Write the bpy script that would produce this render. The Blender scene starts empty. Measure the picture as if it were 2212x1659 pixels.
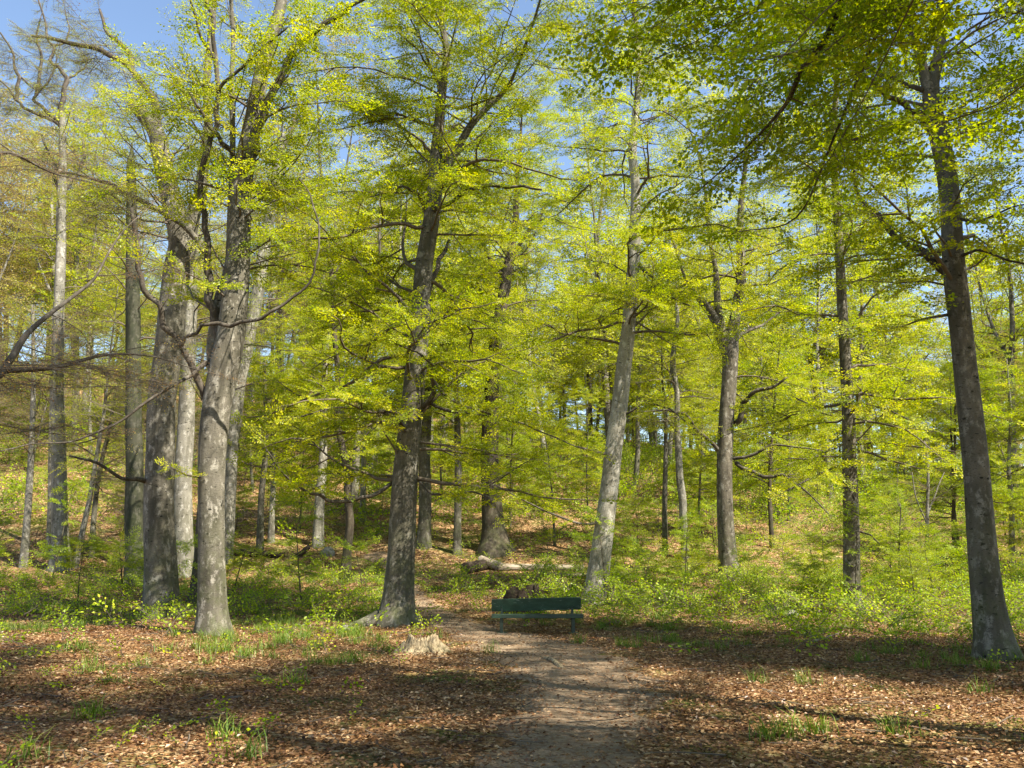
import bpy, math, numpy as np
from mathutils import Vector

# ------------------------------------------------------------------ scene, camera, light
S = bpy.context.scene
COL = S.collection
F = 1840.0                      # focal length in pixels of a 2212 x 1659 frame
PITCH = math.radians(11.6)
CAM = np.array([0.0, 0.0, 1.6])
cd = bpy.data.cameras.new('camera')
cam = bpy.data.objects.new('camera', cd); COL.objects.link(cam)
cd.sensor_width = 36.0; cd.lens = 36.0 * F / 2212.0
cd.clip_start = 0.1; cd.clip_end = 2000
cam.location = CAM; cam.rotation_euler = (math.pi/2 + PITCH, 0, 0)
S.camera = cam
S.render.resolution_x = 1024; S.render.resolution_y = 768
SUN_EL = math.radians(52); SUN_AZ = math.radians(131)      # azimuth clockwise from +Y: behind the viewer, to the right
W = bpy.data.worlds.new('World'); S.world = W; W.use_nodes = True
nt = W.node_tree; bg = nt.nodes['Background']
sky = nt.nodes.new('ShaderNodeTexSky'); sky.sky_type = 'NISHITA'; sky.sun_disc = False
sky.sun_elevation = SUN_EL; sky.sun_rotation = SUN_AZ; sky.air_density = 1.0; sky.dust_density = 0.15; sky.ozone_density = 0.35
nt.links.new(sky.outputs[0], bg.inputs[0]); bg.inputs[1].default_value = 0.09
sd = bpy.data.lights.new('sun', 'SUN'); sd.energy = 5.0; sd.angle = math.radians(0.5); sd.color = (1.0, 0.92, 0.77)
sun = bpy.data.objects.new('sun', sd); COL.objects.link(sun)
to_sun = Vector((math.sin(SUN_AZ)*math.cos(SUN_EL), math.cos(SUN_AZ)*math.cos(SUN_EL), math.sin(SUN_EL)))
sun.rotation_euler = to_sun.to_track_quat('Z', 'Y').to_euler(); sun.location = (0, 0, 60)
S.view_settings.view_transform = 'Standard'; S.view_settings.look = 'None'
S.view_settings.gamma = 1.0; S.view_settings.use_curve_mapping = False
S.view_settings.exposure = 1.65
S.render.engine = 'CYCLES'
c = S.cycles
c.max_bounces = 8; c.diffuse_bounces = 4; c.glossy_bounces = 1; c.transmission_bounces = 4; c.transparent_max_bounces = 4
c.caustics_reflective = False; c.caustics_refractive = False
c.use_denoising = True

rng = np.random.default_rng(11)
sin, cos, pi = np.sin, np.cos, math.pi

# ------------------------------------------------------------------ terrain
def fnoise(x, y, s=1.0, seed=0):
    r = np.random.default_rng(seed); v = 0
    for k in range(9):
        a = r.uniform(0, 2*pi); f = s*r.uniform(0.6, 2.2); p = r.uniform(0, 6.28)
        v = v + sin((x*cos(a) + y*sin(a))*f + p)
    return v/4.0
def terrain(x, y):
    x = np.asarray(x, float); y = np.asarray(y, float)
    s1 = np.clip(y-18, 0, 18); s2 = np.clip(y-36, 0, 60); s3 = np.clip(y-96, 0, 400)
    side = np.clip(1.12 - 0.011*(x), 0.45, 1.6)
    z = 0.004*s1**2 + s2*0.235*side - 0.02*s3
    z = z + 0.03*fnoise(x, y, 1.1, 3)*np.clip((y-5)/4, 0.3, 1) + 0.012*fnoise(x, y, 4.0, 4)
    z = z + 0.5*fnoise(x, y, 0.11, 5)*np.clip((y-34)/25, 0, 1)
    z = z + 0.10*np.exp(-(((x+9)/5)**2+((y-17)/4)**2))
    return z
fwd = np.array([0, cos(PITCH), sin(PITCH)]); up = np.array([0, -sin(PITCH), cos(PITCH)])
def ray(px, py): return np.array([1.0, 0, 0])*(px-1106)/F + up*(829.5-py)/F + fwd
def at(px, py, Y):                   # the place at depth y = Y seen in direction (px, py)
    d = ray(px, py); return CAM + d*(Y/d[1])
def cdepth(P): return float(np.dot(P-CAM, fwd))
def hit(px, py):
    d = ray(px, py); t = 3.0
    while t < 200:
        P = CAM + d*t
        if P[2] < terrain(P[0], P[1]): return P
        t += 0.03
    return CAM + d*60
def norm(v): return v/np.maximum(np.linalg.norm(v, axis=-1, keepdims=True), 1e-9)

# ------------------------------------------------------------------ materials
def mat(name):
    m = bpy.data.materials.new(name); m.use_nodes = True
    return m, m.node_tree.nodes, m.node_tree.links
def ramp(n, l, src, stops):
    r = n.new('ShaderNodeValToRGB'); e = r.color_ramp.elements
    while len(e) < len(stops): e.new(0.5)
    for k, (p, c_) in enumerate(stops): e[k].position = p; e[k].color = (*c_, 1) if len(c_) == 3 else c_
    l.new(src, r.inputs[0]); return r.outputs[0]
def noise(n, l, vec, scale, detail=4, rough=0.55, stretch=None):
    if stretch:
        mp = n.new('ShaderNodeMapping'); mp.inputs['Scale'].default_value = stretch; l.new(vec, mp.inputs[0]); vec = mp.outputs[0]
    t = n.new('ShaderNodeTexNoise'); t.inputs['Scale'].default_value = scale; t.inputs['Detail'].default_value = detail
    t.inputs['Roughness'].default_value = rough; l.new(vec, t.inputs['Vector']); return t.outputs[0]
def mix(n, l, fac, a, b):
    m = n.new('ShaderNodeMix'); m.data_type = 'RGBA'
    for s_, v in ((0, fac), (6, a), (7, b)):
        if hasattr(v, 'default_value') or hasattr(v, 'links'): l.new(v, m.inputs[s_])
        else: m.inputs[s_].default_value = v if s_ == 0 else (*v, 1)
    return m.outputs[2]
def bump(n, l, h, strength, dist, bsdf):
    b = n.new('ShaderNodeBump'); b.inputs['Strength'].default_value = strength; b.inputs['Distance'].default_value = dist
    l.new(h, b.inputs['Height']); l.new(b.outputs[0], bsdf.inputs['Normal'])
def leafmat(name, stops, tr=0.56, gl=0.025):
    m, n, l = mat(name); n.remove(n['Principled BSDF'])
    a = n.new('ShaderNodeAttribute'); a.attribute_name = 'v'
    col = ramp(n, l, a.outputs['Fac'], stops)
    d = n.new('ShaderNodeBsdfDiffuse'); t = n.new('ShaderNodeBsdfTranslucent'); g = n.new('ShaderNodeBsdfGlossy')
    g.inputs['Roughness'].default_value = 0.45
    hs = n.new('ShaderNodeHueSaturation'); hs.inputs['Saturation'].default_value = 1.08; hs.inputs['Value'].default_value = 1.3
    l.new(col, d.inputs[0]); l.new(col, hs.inputs['Color']); l.new(hs.outputs[0], t.inputs[0])
    s1 = n.new('ShaderNodeMixShader'); s1.inputs[0].default_value = tr; l.new(d.outputs[0], s1.inputs[1]); l.new(t.outputs[0], s1.inputs[2])
    s2 = n.new('ShaderNodeMixShader'); s2.inputs[0].default_value = gl; l.new(s1.outputs[0], s2.inputs[1]); l.new(g.outputs[0], s2.inputs[2])
    l.new(s2.outputs[0], n['Material Output'].inputs[0]); return m
LEAF = leafmat('beech_leaf', [(0, (0.16, 0.235, 0.003)), (0.5, (0.33, 0.39, 0.004)), (1, (0.56, 0.525, 0.010))])
LEAFD = leafmat('deep_leaf', [(0, (0.15, 0.23, 0.003)), (0.6, (0.29, 0.36, 0.004)), (1, (0.44, 0.45, 0.008))])
LEAFP = leafmat('pale_leaf', [(0, (0.25, 0.30, 0.012)), (0.6, (0.40, 0.43, 0.025)), (1, (0.52, 0.48, 0.06))])
BUD = leafmat('bud_leaf', [(0, (0.20, 0.10, 0.03)), (0.6, (0.35, 0.20, 0.06)), (1, (0.38, 0.36, 0.06))], 0.3)
HERB = leafmat('herb_leaf', [(0, (0.12, 0.22, 0.004)), (0.6, (0.30, 0.41, 0.006)), (1, (0.50, 0.53, 0.012))], 0.5)
GRASS = leafmat('grass_blade', [(0, (0.06, 0.13, 0.012)), (0.7, (0.14, 0.22, 0.02)), (1, (0.28, 0.28, 0.07))], 0.35)
DRY = leafmat('dry_leaf', [(0, (0.045, 0.016, 0.005)), (0.35, (0.12, 0.052, 0.019)), (0.75, (0.25, 0.13, 0.052)), (1, (0.52, 0.35, 0.19))], 0.12, 0.05)

def barkmat(name, base, dark, light, moss=0.5, rough_z=3.0, marks=True):
    m, n, l = mat(name); b = n['Principled BSDF']; b.inputs['Roughness'].default_value = 0.85; b.inputs['Specular IOR Level'].default_value = 0.25
    tc = n.new('ShaderNodeTexCoord').outputs['Object']
    n1 = noise(n, l, tc, 1.6, 5, 0.6, (1.5, 1.5, 0.7)); c1 = mix(n, l, ramp(n, l, n1, [(0.35, (0, 0, 0)), (0.65, (1, 1, 1))]), dark, base)
    n2 = noise(n, l, tc, 5.0, 6, 0.7, (1.3, 1.3, 0.8)); c2 = mix(n, l, ramp(n, l, n2, [(0.52, (0, 0, 0)), (0.62, (1, 1, 1))]), c1, light)
    n3 = noise(n, l, tc, 7.0, 3, 0.6, (1, 1, rough_z))
    if marks:
        mk = ramp(n, l, n3, [(0.63, (0, 0, 0)), (0.68, (1, 1, 1))]); c2 = mix(n, l, mk, c2, tuple(0.35*v for v in dark))
        n6 = noise(n, l, tc, 40.0, 2, 0.6, (0.5, 0.5, 1.4)); mk2 = ramp(n, l, n6, [(0.58, (0, 0, 0)), (0.68, (0.7, 0.7, 0.7))]); c2 = mix(n, l, mk2, c2, tuple(0.55*v for v in dark))
    ns = noise(n, l, tc, 4.0, 4, 0.6, (1, 1, 0.09)); c2 = mix(n, l, ramp(n, l, ns, [(0.50, (0, 0, 0)), (0.66, (0.75, 0.75, 0.75))]), c2, tuple(0.7*v for v in dark))
    if marks:
        mp = n.new('ShaderNodeMapping'); mp.inputs['Scale'].default_value = (1, 1, 1.9); l.new(tc, mp.inputs[0])
        vs = n.new('ShaderNodeTexVoronoi'); vs.inputs['Scale'].default_value = 3.3; l.new(mp.outputs[0], vs.inputs['Vector'])
        c2 = mix(n, l, ramp(n, l, vs.outputs['Distance'], [(0.10, (1, 1, 1)), (0.15, (0, 0, 0)), (0.20, (0, 0, 0)), (0.215, (0.45, 0.45, 0.45)), (0.24, (0, 0, 0))]), c2, tuple(0.25*v for v in dark))
    sx = n.new('ShaderNodeSeparateXYZ'); l.new(tc, sx.inputs[0])
    mr = n.new('ShaderNodeMapRange'); mr.inputs[1].default_value = 0.0; mr.inputs[2].default_value = 2.6; mr.inputs[3].default_value = moss; mr.inputs[4].default_value = moss*0.12
    l.new(sx.outputs[2], mr.inputs[0])
    n4 = noise(n, l, tc, 2.4, 6, 0.7); ms = n.new('ShaderNodeMath'); ms.operation = 'MULTIPLY'; l.new(mr.outputs[0], ms.inputs[0])
    l.new(ramp(n, l, n4, [(0.42, (0, 0, 0)), (0.6, (1, 1, 1))]), ms.inputs[1])
    c3 = mix(n, l, ms.outputs[0], c2, (0.075, 0.095, 0.022))
    l.new(c3, b.inputs['Base Color'])
    n5 = noise(n, l, tc, 18.0, 6, 0.7, (1, 1, 1.0 if marks else 0.25)); bump(n, l, n5, 0.6, 0.02, b)
    return m
BARK = barkmat('beech_bark', (0.13, 0.115, 0.09), (0.06, 0.055, 0.04), (0.21, 0.195, 0.165))
BARKW = barkmat('pale_bark', (0.235, 0.22, 0.185), (0.12, 0.11, 0.085), (0.37, 0.35, 0.31), 0.3)
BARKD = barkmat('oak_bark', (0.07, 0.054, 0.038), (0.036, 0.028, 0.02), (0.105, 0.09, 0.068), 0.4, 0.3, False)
BARKF = barkmat('rough_bark', (0.15, 0.13, 0.10), (0.055, 0.046, 0.034), (0.25, 0.23, 0.195), 0.5, 0.25, True)
TWIG = mat('twig')[0]; TWIG.node_tree.nodes['Principled BSDF'].inputs['Base Color'].default_value = (0.10, 0.078, 0.055, 1); TWIG.node_tree.nodes['Principled BSDF'].inputs['Roughness'].default_value = 0.8
BARKM = barkmat('grey_bark', (0.15, 0.135, 0.108), (0.058, 0.052, 0.038), (0.28, 0.26, 0.22))
BARKS = barkmat('smooth_pale_bark', (0.33, 0.31, 0.265), (0.19, 0.175, 0.14), (0.44, 0.42, 0.375), 0.3)
BARKG = barkmat('ivy_dark_bark', (0.05, 0.048, 0.033), (0.022, 0.026, 0.014), (0.09, 0.085, 0.065), 0.9, 0.3, False)
LIMB = barkmat('limb_bark', (0.085, 0.07, 0.055), (0.045, 0.038, 0.028), (0.14, 0.125, 0.105), 0.0, 1.0, False)

# ------------------------------------------------------------------ mesh helpers
class Acc:
    def __init__(s): s.V = []; s.Q = []; s.A = []; s.n = 0
    def add(s, v, q, a=None):
        s.V.append(np.asarray(v, np.float32)); s.Q.append(np.asarray(q, np.int32) + s.n); s.n += len(v)
        s.A.append(np.zeros(len(q), np.float32) if a is None else np.asarray(a, np.float32))
    def mesh(s, name, material, origin=(0, 0, 0), smooth=True):
        if not s.V: return None
        v = np.concatenate(s.V) - np.asarray(origin, np.float32); q = np.concatenate(s.Q); a = np.concatenate(s.A)
        me = bpy.data.meshes.new(name)
        me.vertices.add(len(v)); me.vertices.foreach_set('co', v.ravel())
        me.loops.add(len(q)*4); me.loops.foreach_set('vertex_index', q.ravel())
        me.polygons.add(len(q)); me.polygons.foreach_set('loop_start', np.arange(len(q), dtype=np.int32)*4)
        me.polygons.foreach_set('use_smooth', np.full(len(q), smooth))
        if not smooth:
            at_ = me.attributes.new('v', 'FLOAT', 'FACE'); at_.data.foreach_set('value', a)
        me.materials.append(material); me.update(calc_edges=True); return me
def link(name, me, parent=None, loc=(0, 0, 0)):
    o = bpy.data.objects.new(name, me); COL.objects.link(o); o.location = loc
    if parent is not None: o.parent = parent
    return o
def tag(o, label, cat=None, group=None, kind=None):
    if label: o['label'] = label
    if cat: o['category'] = cat
    if group: o['group'] = group
    if kind: o['kind'] = kind
    return o
def frames(P):
    T = np.gradient(P, axis=0); T = norm(T)
    N = np.zeros_like(P); a = np.array([1.0, 0, 0]) if abs(T[0, 0]) < 0.8 else np.array([0, 1.0, 0])
    N[0] = norm(a - T[0]*np.dot(a, T[0]))
    for i in range(1, len(P)): N[i] = norm(N[i-1] - T[i]*np.dot(N[i-1], T[i]))
    return T, N, np.cross(T, N)
def tube(acc, P, R, sides=6, rad=None, cap=True):
    P = np.asarray(P, float); R = np.asarray(R, float)
    T, N, B = frames(P); th = np.linspace(0, 2*pi, sides, endpoint=False)
    rr = R[:, None]*(np.ones((len(P), sides)) if rad is None else rad(P, th))
    V = P[:, None, :] + rr[..., None]*(cos(th)[None, :, None]*N[:, None, :] + sin(th)[None, :, None]*B[:, None, :])
    V = V.reshape(-1, 3); i = np.arange(len(P)-1)[:, None]*sides; j = np.arange(sides)[None, :]; k = (j+1) % sides
    Q = np.stack([i+j, i+k, i+sides+k, i+sides+j], -1).reshape(-1, 4)
    if cap:
        V = np.concatenate([V, P[-1:] + T[-1:]*R[-1]*0.5]); e = (len(P)-1)*sides; t_ = len(V)-1
        js = np.arange(0, sides - sides % 2, 2)
        Q = np.concatenate([Q, np.stack([e+js, e+js+1, e+(js+2) % sides, np.full(len(js), t_)], -1)])
    acc.add(V, Q)
def smooth_line(P, W_, step):
    P = np.asarray(P, float); W_ = np.asarray(W_, float); n = len(P)
    if n == 2: P = np.array([P[0], (P[0]+P[1])/2, P[1]]); W_ = np.array([W_[0], W_.mean(), W_[1]]); n = 3
    E = np.vstack([2*P[0]-P[1], P, 2*P[-1]-P[-2]]); out = []; ow = []
    for i in range(n-1):
        L = np.linalg.norm(P[i+1]-P[i]); m = max(1, int(round(L/step)))
        for t in np.arange(m)/m:
            a, b, c_, d = E[i], E[i+1], E[i+2], E[i+3]
            out.append(0.5*((2*b)+(c_-a)*t+(2*a-5*b+4*c_-d)*t*t+(3*b-a-3*c_+d)*t**3)); ow.append(W_[i]*(1-t)+W_[i+1]*t)
    out.append(P[-1]); ow.append(W_[-1]); return np.array(out), np.array(ow)

# leaf sprays: a side shoot of a beech with twigs and leaves, 1 m long, built once and set on the branches of every tree
def leaf_quads(c0, d, nrm, L, w, r):
    s_ = norm(np.cross(nrm, d)); n = len(c0); nn = norm(np.cross(d, s_))
    v = np.stack([c0, c0+d*L[:, None]*0.5+s_*w[:, None]*0.5+nn*w[:, None]*0.18, c0+d*L[:, None], c0+d*L[:, None]*0.5-s_*w[:, None]*0.5+nn*w[:, None]*0.18], 1)
    return v.reshape(-1, 3), np.arange(n*4).reshape(-1, 4)
def make_spray(seed, leafL=0.078, nt_=14, gap=0.042, fill=0.95, keep=1.0, twig_r=0.004):
    r = np.random.default_rng(seed); tw = Acc(); lf = Acc()
    n = 7; P = np.zeros((n, 3)); P[:, 0] = np.linspace(0, 1, n); P[:, 1] = np.cumsum(r.normal(0, 0.02, n)); P[:, 2] = 0.06*sin(np.linspace(0, 2.2, n)) - 0.07*np.linspace(0, 1, n)**2
    tube(tw, P, np.linspace(twig_r*1.5, twig_r*0.5, n), 3, cap=False)
    C, D = [], []
    def leaves(A, d, L):
        k = int(L/gap)
        for i in range(k):
            if r.random() > fill*keep: continue
            sgn = 1 if i % 2 else -1; a = sgn*r.uniform(0.5, 1.1)
            dd = np.array([d[0]*cos(a)-d[1]*sin(a), d[0]*sin(a)+d[1]*cos(a), d[2]-r.uniform(0.0, 0.45)]); C.append(A + d*gap*(i+0.6)); D.append(dd)
        C.append(A+d*L); D.append(d)
    for i in range(nt_):
        t = 0.12 + 0.85*i/nt_; A = np.array([np.interp(t, P[:, 0], P[:, k]) for k in range(3)])
        sgn = 1 if i % 2 else -1; a = sgn*r.uniform(0.7, 1.0); L = (0.42*(1-t)**0.7 + 0.10)*r.uniform(0.75, 1.2)
        d = norm(np.array([cos(a), sin(a), r.normal(0.03, 0.12)])); B = A + d*L
        tube(tw, np.array([A, (A+B)/2+[0, 0, 0.01], B]), [twig_r*0.8, twig_r*0.6, twig_r*0.4], 3, cap=False)
        leaves(A, d, L)
    leaves(P[3], norm(P[5]-P[3]), 0.5)
    C = np.array(C); D = norm(np.array(D)); m = len(C)
    nr = norm(np.stack([r.normal(0, 0.8, m), r.normal(0, 0.8, m), np.ones(m)], -1)); C[:, 2] += r.normal(0, 0.03, m)
    L = leafL*r.uniform(0.45, 1.3, m)
    v, q = leaf_quads(C, D, nr, L, L*r.uniform(0.6, 0.8, m), r); lf.add(v, q)
    cat = lambda A_: (np.concatenate(A_.V), np.concatenate(A_.Q))
    return cat(tw), cat(lf)
SPR = {'full': [make_spray(s) for s in range(6)],
       'half': [make_spray(20+s, fill=0.5, leafL=0.058) for s in range(5)],
       'bare': [make_spray(40+s, leafL=0.026, gap=0.055, fill=0.7) for s in range(5)],
       'twiggy': [make_spray(45+s, leafL=0.034, nt_=18, gap=0.05, fill=0.6, twig_r=0.0075) for s in range(5)],
       'far': [make_spray(60+s, leafL=0.12, nt_=10, gap=0.075, fill=0.85, twig_r=0.006) for s in range(5)],
       'farthin': [make_spray(80+s, leafL=0.10, nt_=9, gap=0.09, fill=0.6, twig_r=0.006) for s in range(5)],
       'herb': [make_spray(90+s, leafL=0.11, nt_=7, gap=0.11, fill=0.9, twig_r=0.008) for s in range(5)]}
def put_sprays(tw, lf, kind, pos, xd, sc, r, updir=None):
    pos = np.asarray(pos); xd = norm(np.asarray(xd)); sc = np.asarray(sc); M = len(pos)
    if M == 0: return
    z = norm(np.array([0, 0, 1.0]) + r.normal(0, 0.38, (M, 3))); y = norm(np.cross(z, xd)); z = np.cross(xd, y)
    R = np.stack([xd, y, z], -1)*sc[:, None, None]; idx = r.integers(0, len(SPR[kind]), M)
    for k, (T, L) in enumerate(SPR[kind]):
        s_ = np.where(idx == k)[0]
        if not len(s_): continue
        tone = np.clip(r.normal(0.5, 0.16, len(s_)), 0, 1)
        for acc, (v, q), isleaf in ((tw, T, 0), (lf, L, 1)):
            if acc is None: continue
            vv = np.einsum('mij,vj->mvi', R[s_], v) + pos[s_][:, None, :]
            qq = q[None] + (np.arange(len(s_))*len(v))[:, None, None]
            a = np.clip(tone[:, None] + r.normal(0, 0.2, (len(s_), len(q))), 0, 1).ravel() if isleaf else None
            acc.add(vv.reshape(-1, 3), qq.reshape(-1, 4), a)

def bough(tw, lf, kind, p0, az, el, L, r0, r, sub=True, scale=1.0, droop=0.12, gap=0.27, t0=0.22):
    """one procedural branch with its side sprays"""
    n = max(4, int(L/0.45)+1); st = L/(n-1); P = [np.array(p0, float)]; a, e = az, el
    for i in range(n-1):
        a += r.normal(0, 0.20); e += r.normal(0, 0.17) - droop*st*(1 if e > -0.1 else -0.3)
        P.append(P[-1] + st*np.array([cos(a)*cos(e), sin(a)*cos(e), math.sin(e)]))
    P = np.array(P); R = np.linspace(r0, max(0.004, r0*0.2), n); tube(tw, P, R, 5)
    dress(tw, lf, kind, P, r, sub, scale, gap, t0, r0)
def dress(tw, lf, kind, P, r, sub=True, scale=1.0, gap=0.27, t0=0.22, r0=0.02):
    seg = np.linalg.norm(np.diff(P, axis=0), axis=1); cum = np.concatenate([[0], np.cumsum(seg)]); L = cum[-1]
    pos, xd, sc = [], [], []; s_ = L*t0; sgn = 1
    while s_ < L:
        A = np.array([np.interp(s_, cum, P[:, k]) for k in range(3)]); i = min(len(seg)-1, np.searchsorted(cum, s_)-1); d = norm(P[i+1]-P[i])
        a = math.atan2(d[1], d[0]) + sgn*r.uniform(0.55, 1.15); e = r.uniform(-0.40, 0.38)
        if sub and L-s_ > 1.3 and r.random() < 0.42:
            bough(tw, lf, kind, A, a, e+r.uniform(-.25, .5), (L-s_)*r.uniform(0.4, 0.65), r0*0.45, r, False, scale, gap=gap)
        else:
            pos.append(A); xd.append([cos(a)*cos(e), sin(a)*cos(e), math.sin(e)]); sc.append(scale*r.uniform(0.55, 1.05)*(0.65+0.35*(1-s_/L)))
        sgn = -sgn; s_ += gap*r.uniform(0.7, 1.35)
    pos.append(P[-1]); xd.append(P[-1]-P[-2]); sc.append(scale*0.75)
    put_sprays(tw, lf, kind, pos, xd, sc, r)

def trunk_rad(r, z0, flare, lobes, wob=0.035):
    ph = r.uniform(0, 6.28, 8); am = r.uniform(0.5, 1, 8)
    def f(P, th):
        h = np.maximum(P[:, 2]-z0, 0)[:, None]; t = th[None, :]
        v = 1 + wob*(am[0]*sin(2*t+ph[0]+h*0.5) + am[1]*sin(3*t+ph[1]-h*0.9) + am[2]*0.6*sin(5*t+ph[2]+h*1.7) + 0.5*sin(h*2.3+ph[3]+t))
        ex = np.exp(-h/0.30); ex2 = np.exp(-h/0.9)
        return v + flare*ex*(0.55+0.6*np.maximum(0, cos(lobes*t/2+ph[4]))**2*am[5] + 0.35*sin(2*t+ph[6])) + flare*0.25*ex2
    return f

def finish(root, parts):
    """parts: (name, Acc, material, smooth)"""
    base = np.array(root.location)
    for nm, acc, m_, sm in parts:
        me = acc.mesh(nm, m_, base, sm)
        if me: link(nm, me, root)

STAT = {}
def hero(name, label, stems, limbs=(), Y=None, H=17.0, kind='full', leaf=LEAF, bark=BARK, limbmat=None, flare=0.5, lobes=5,
         hmin=4.0, nb=60, bl=(2.2, 4.0), seed=1, cat='tree', wob=0.035, upel=0.45, gap=0.27, scale=1.0, group=None, extra=(), boughs=None):
    r = np.random.default_rng(seed)
    x0, y0 = stems[0][0][:2]
    base = hit(x0, y0)
    if Y is not None: base = at(x0, y0, Y)
    Y = base[1]; base[2] = terrain(base[0], base[1])
    root = bpy.data.objects.new(name, None); COL.objects.link(root); root.location = base; root.empty_display_size = 0.3
    tag(root, label, cat, group)
    tw, lf, tk = Acc(), Acc(), Acc(); lines = []
    for si, st in enumerate(stems):
        dY = 0.0
        P = []; Wd = []
        for k, p in enumerate(st):
            yy = Y + (p[3] if len(p) > 3 else 0); Q_ = at(p[0], p[1], yy); P.append(Q_); Wd.append(max(0.012, p[2]/2/F*cdepth(Q_)))
        if si == 0: P[0] = base + np.array([0, 0, -0.45])
        P = np.array(P)
        if P[-1][2] < H and len(st[-1]) < 5:
            d = norm(norm(P[-1]-P[-2]) + np.array([0, 0, 0.5])); hh = H - P[-1][2] if H > P[-1][2] else 0; w0 = Wd[-1]
            n_ = max(2, int(hh/1.2)); Q_ = P[-1].copy(); ex = []
            for k in range(n_):
                d = norm(d + r.normal(0, 0.09, 3) + [0, 0, 0.08]); Q_ = Q_ + d*hh/n_; ex.append(Q_.copy()); Wd.append(max(0.015, w0*(1-(k+1)/n_*0.9)))
            P = np.vstack([P, ex])
        L, R = smooth_line(P, Wd, 0.22)
        L = L + np.clip((np.arange(len(L))/4)[:, None], 0, 1)*np.stack([fnoise(L[:, 2], L[:, 2]*0, 0.9, seed+5+si), fnoise(L[:, 2], L[:, 2]*0, 0.9, seed+9+si), 0*L[:, 2]], -1)*0.02
        tube(tk, L, R, 22 if R[0] > 0.12 else 12, trunk_rad(r, base[2], flare if si == 0 else 0, lobes, wob))
        lines.append((L, R))
    parts = [('trunk', tk, bark, True)]
    for li, lm in enumerate(limbs):
        o = {}
        if isinstance(lm, tuple): lm, o = lm
        dy = o.get('dy', r.uniform(-2.0, 2.0)); y0_ = o.get('y0', 0.0); la = Acc(); n = len(lm)
        P = np.array([at(p[0], p[1], Y + y0_ + (dy-y0_)*(k/(n-1))) for k, p in enumerate(lm)])
        Wd = [max(0.008, p[2]/2/F*cdepth(P[k])) for k, p in enumerate(lm)]
        Pk = [P[0]]; Wk = [Wd[0]]
        for q_ in range(1, n):
            Pk += [(P[q_-1]+P[q_])/2 + r.normal(0, 1, 3)*min(0.05, 0.8*Wd[q_]), P[q_]]; Wk += [(Wd[q_-1]+Wd[q_])/2*r.uniform(.9, 1.08), Wd[q_]]
        L, R = smooth_line(Pk, Wk, 0.16)
        tube(la, L, R, 9, trunk_rad(r, base[2]-50, 0, 5, 0.06))
        parts.append(('limb', la, o.get('mat', limbmat or bark), True))
        if o.get('dress', True): dress(tw, lf, o.get('kind', kind), L, r, True, o.get('scale', scale), o.get('gap', gap), o.get('t0', 0.25), 0.02)
    # procedural boughs along the stems
    tot = sum(len(l[0]) for l in lines)
    for L, R in lines:
        k = int(round(nb*1.1*len(L)/tot)); ok = np.where(L[:, 2] > base[2]+hmin)[0]
        if not len(ok): continue
        top = max(L[-1, 2], base[2]+hmin+1)
        for j in range(k):
            i = ok[int(r.random()**0.9*(len(ok)-1))]; f = (L[i, 2]-base[2]-hmin)/(top-base[2]-hmin)
            az = r.uniform(0, 2*pi); ln = r.uniform(*bl)*(1.0-0.7*max(0, f-0.45)); el = r.uniform(-0.15, 0.75) + upel*f
            bough(tw, lf, kind, L[i], az, el, ln, max(0.010, min(R[i]*0.3, 0.012*ln)), r, True, scale, gap=gap)
    for (h, azd, ln, eld) in extra:
        L, R = lines[0]; i = int(np.argmin(abs(L[:, 2]-base[2]-h)))
        bough(tw, lf, kind, L[i], math.radians(azd), math.radians(eld), ln, 0.022*ln/2, r, True, scale, gap=gap)
    parts += [('branches', tw, TWIG, True), ('crown', lf, leaf, False)]
    finish(root, parts)
    STAT[name+str(seed)] = sum(len(q) for q in lf.Q)
    return root

def wild_tree(seed, H, r0, hmin, nb, bl, kind, leaf, bark, scale=1.0, lean=0.04, upel=0.6, gap=0.3, sides=10, fork=False):
    """a tree standing at the origin: returns (trunk mesh, branches mesh, crown mesh)"""
    r = np.random.default_rng(seed); tw, lf, tk = Acc(), Acc(), Acc(); stems = []
    n = int(H/0.8)+2; d = norm(np.array([r.normal(0, lean), r.normal(0, lean), 1])); P = [np.array([0, 0, -0.3])]
    for k in range(n-1): d = norm(d + r.normal(0, 0.035, 3) + [0, 0, 0.02]); P.append(P[-1]+d*H/(n-1))
    P = np.array(P); t = np.linspace(0, 1, n); R = r0*(1-t*0.93)**0.8
    tube(tk, P, np.maximum(R, 0.008), sides, trunk_rad(r, 0, 0.4, 5, 0.04)); stems.append((P, R))
    if fork:
        i = int(n*r.uniform(0.35, 0.55)); Q_ = [P[i]]; d = norm(np.array([r.normal(0, 0.5), r.normal(0, 0.5), 1])); m = n-i
        for k in range(m): d = norm(d + r.normal(0, 0.05, 3) + [0, 0, 0.12]); Q_.append(Q_[-1]+d*H/n)
        Q_ = np.array(Q_); R2 = R[i]*0.7*(1-np.linspace(0, 1, m+1)*0.9); tube(tk, Q_, R2, sides, cap=True); stems.append((Q_, R2))
    for P, R in stems:
        for j in range(int(nb/len(stems))):
            z = hmin + (H-hmin)*r.random()**0.95; i = int(np.argmin(abs(P[:, 2]-z))); f = np.clip((P[i, 2]-hmin)/(H-hmin), 0, 1)
            Z = P[i] + (P[min(i+1, len(P)-1)]-P[i])*r.random()
            bough(tw, lf, kind, Z, r.uniform(0, 2*pi), r.uniform(-0.05, 0.45)+upel*f, r.uniform(*bl)*(1.05-0.6*f), max(0.006, min(R[i]*0.4, 0.035)), r, True, scale, gap=gap)
    return [(nm, a.mesh(nm, m_, (0, 0, 0), sm)) for nm, a, m_, sm in (('trunk', tk, bark, True), ('branches', tw, TWIG, True), ('crown', lf, leaf, False)) if a.V]
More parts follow.
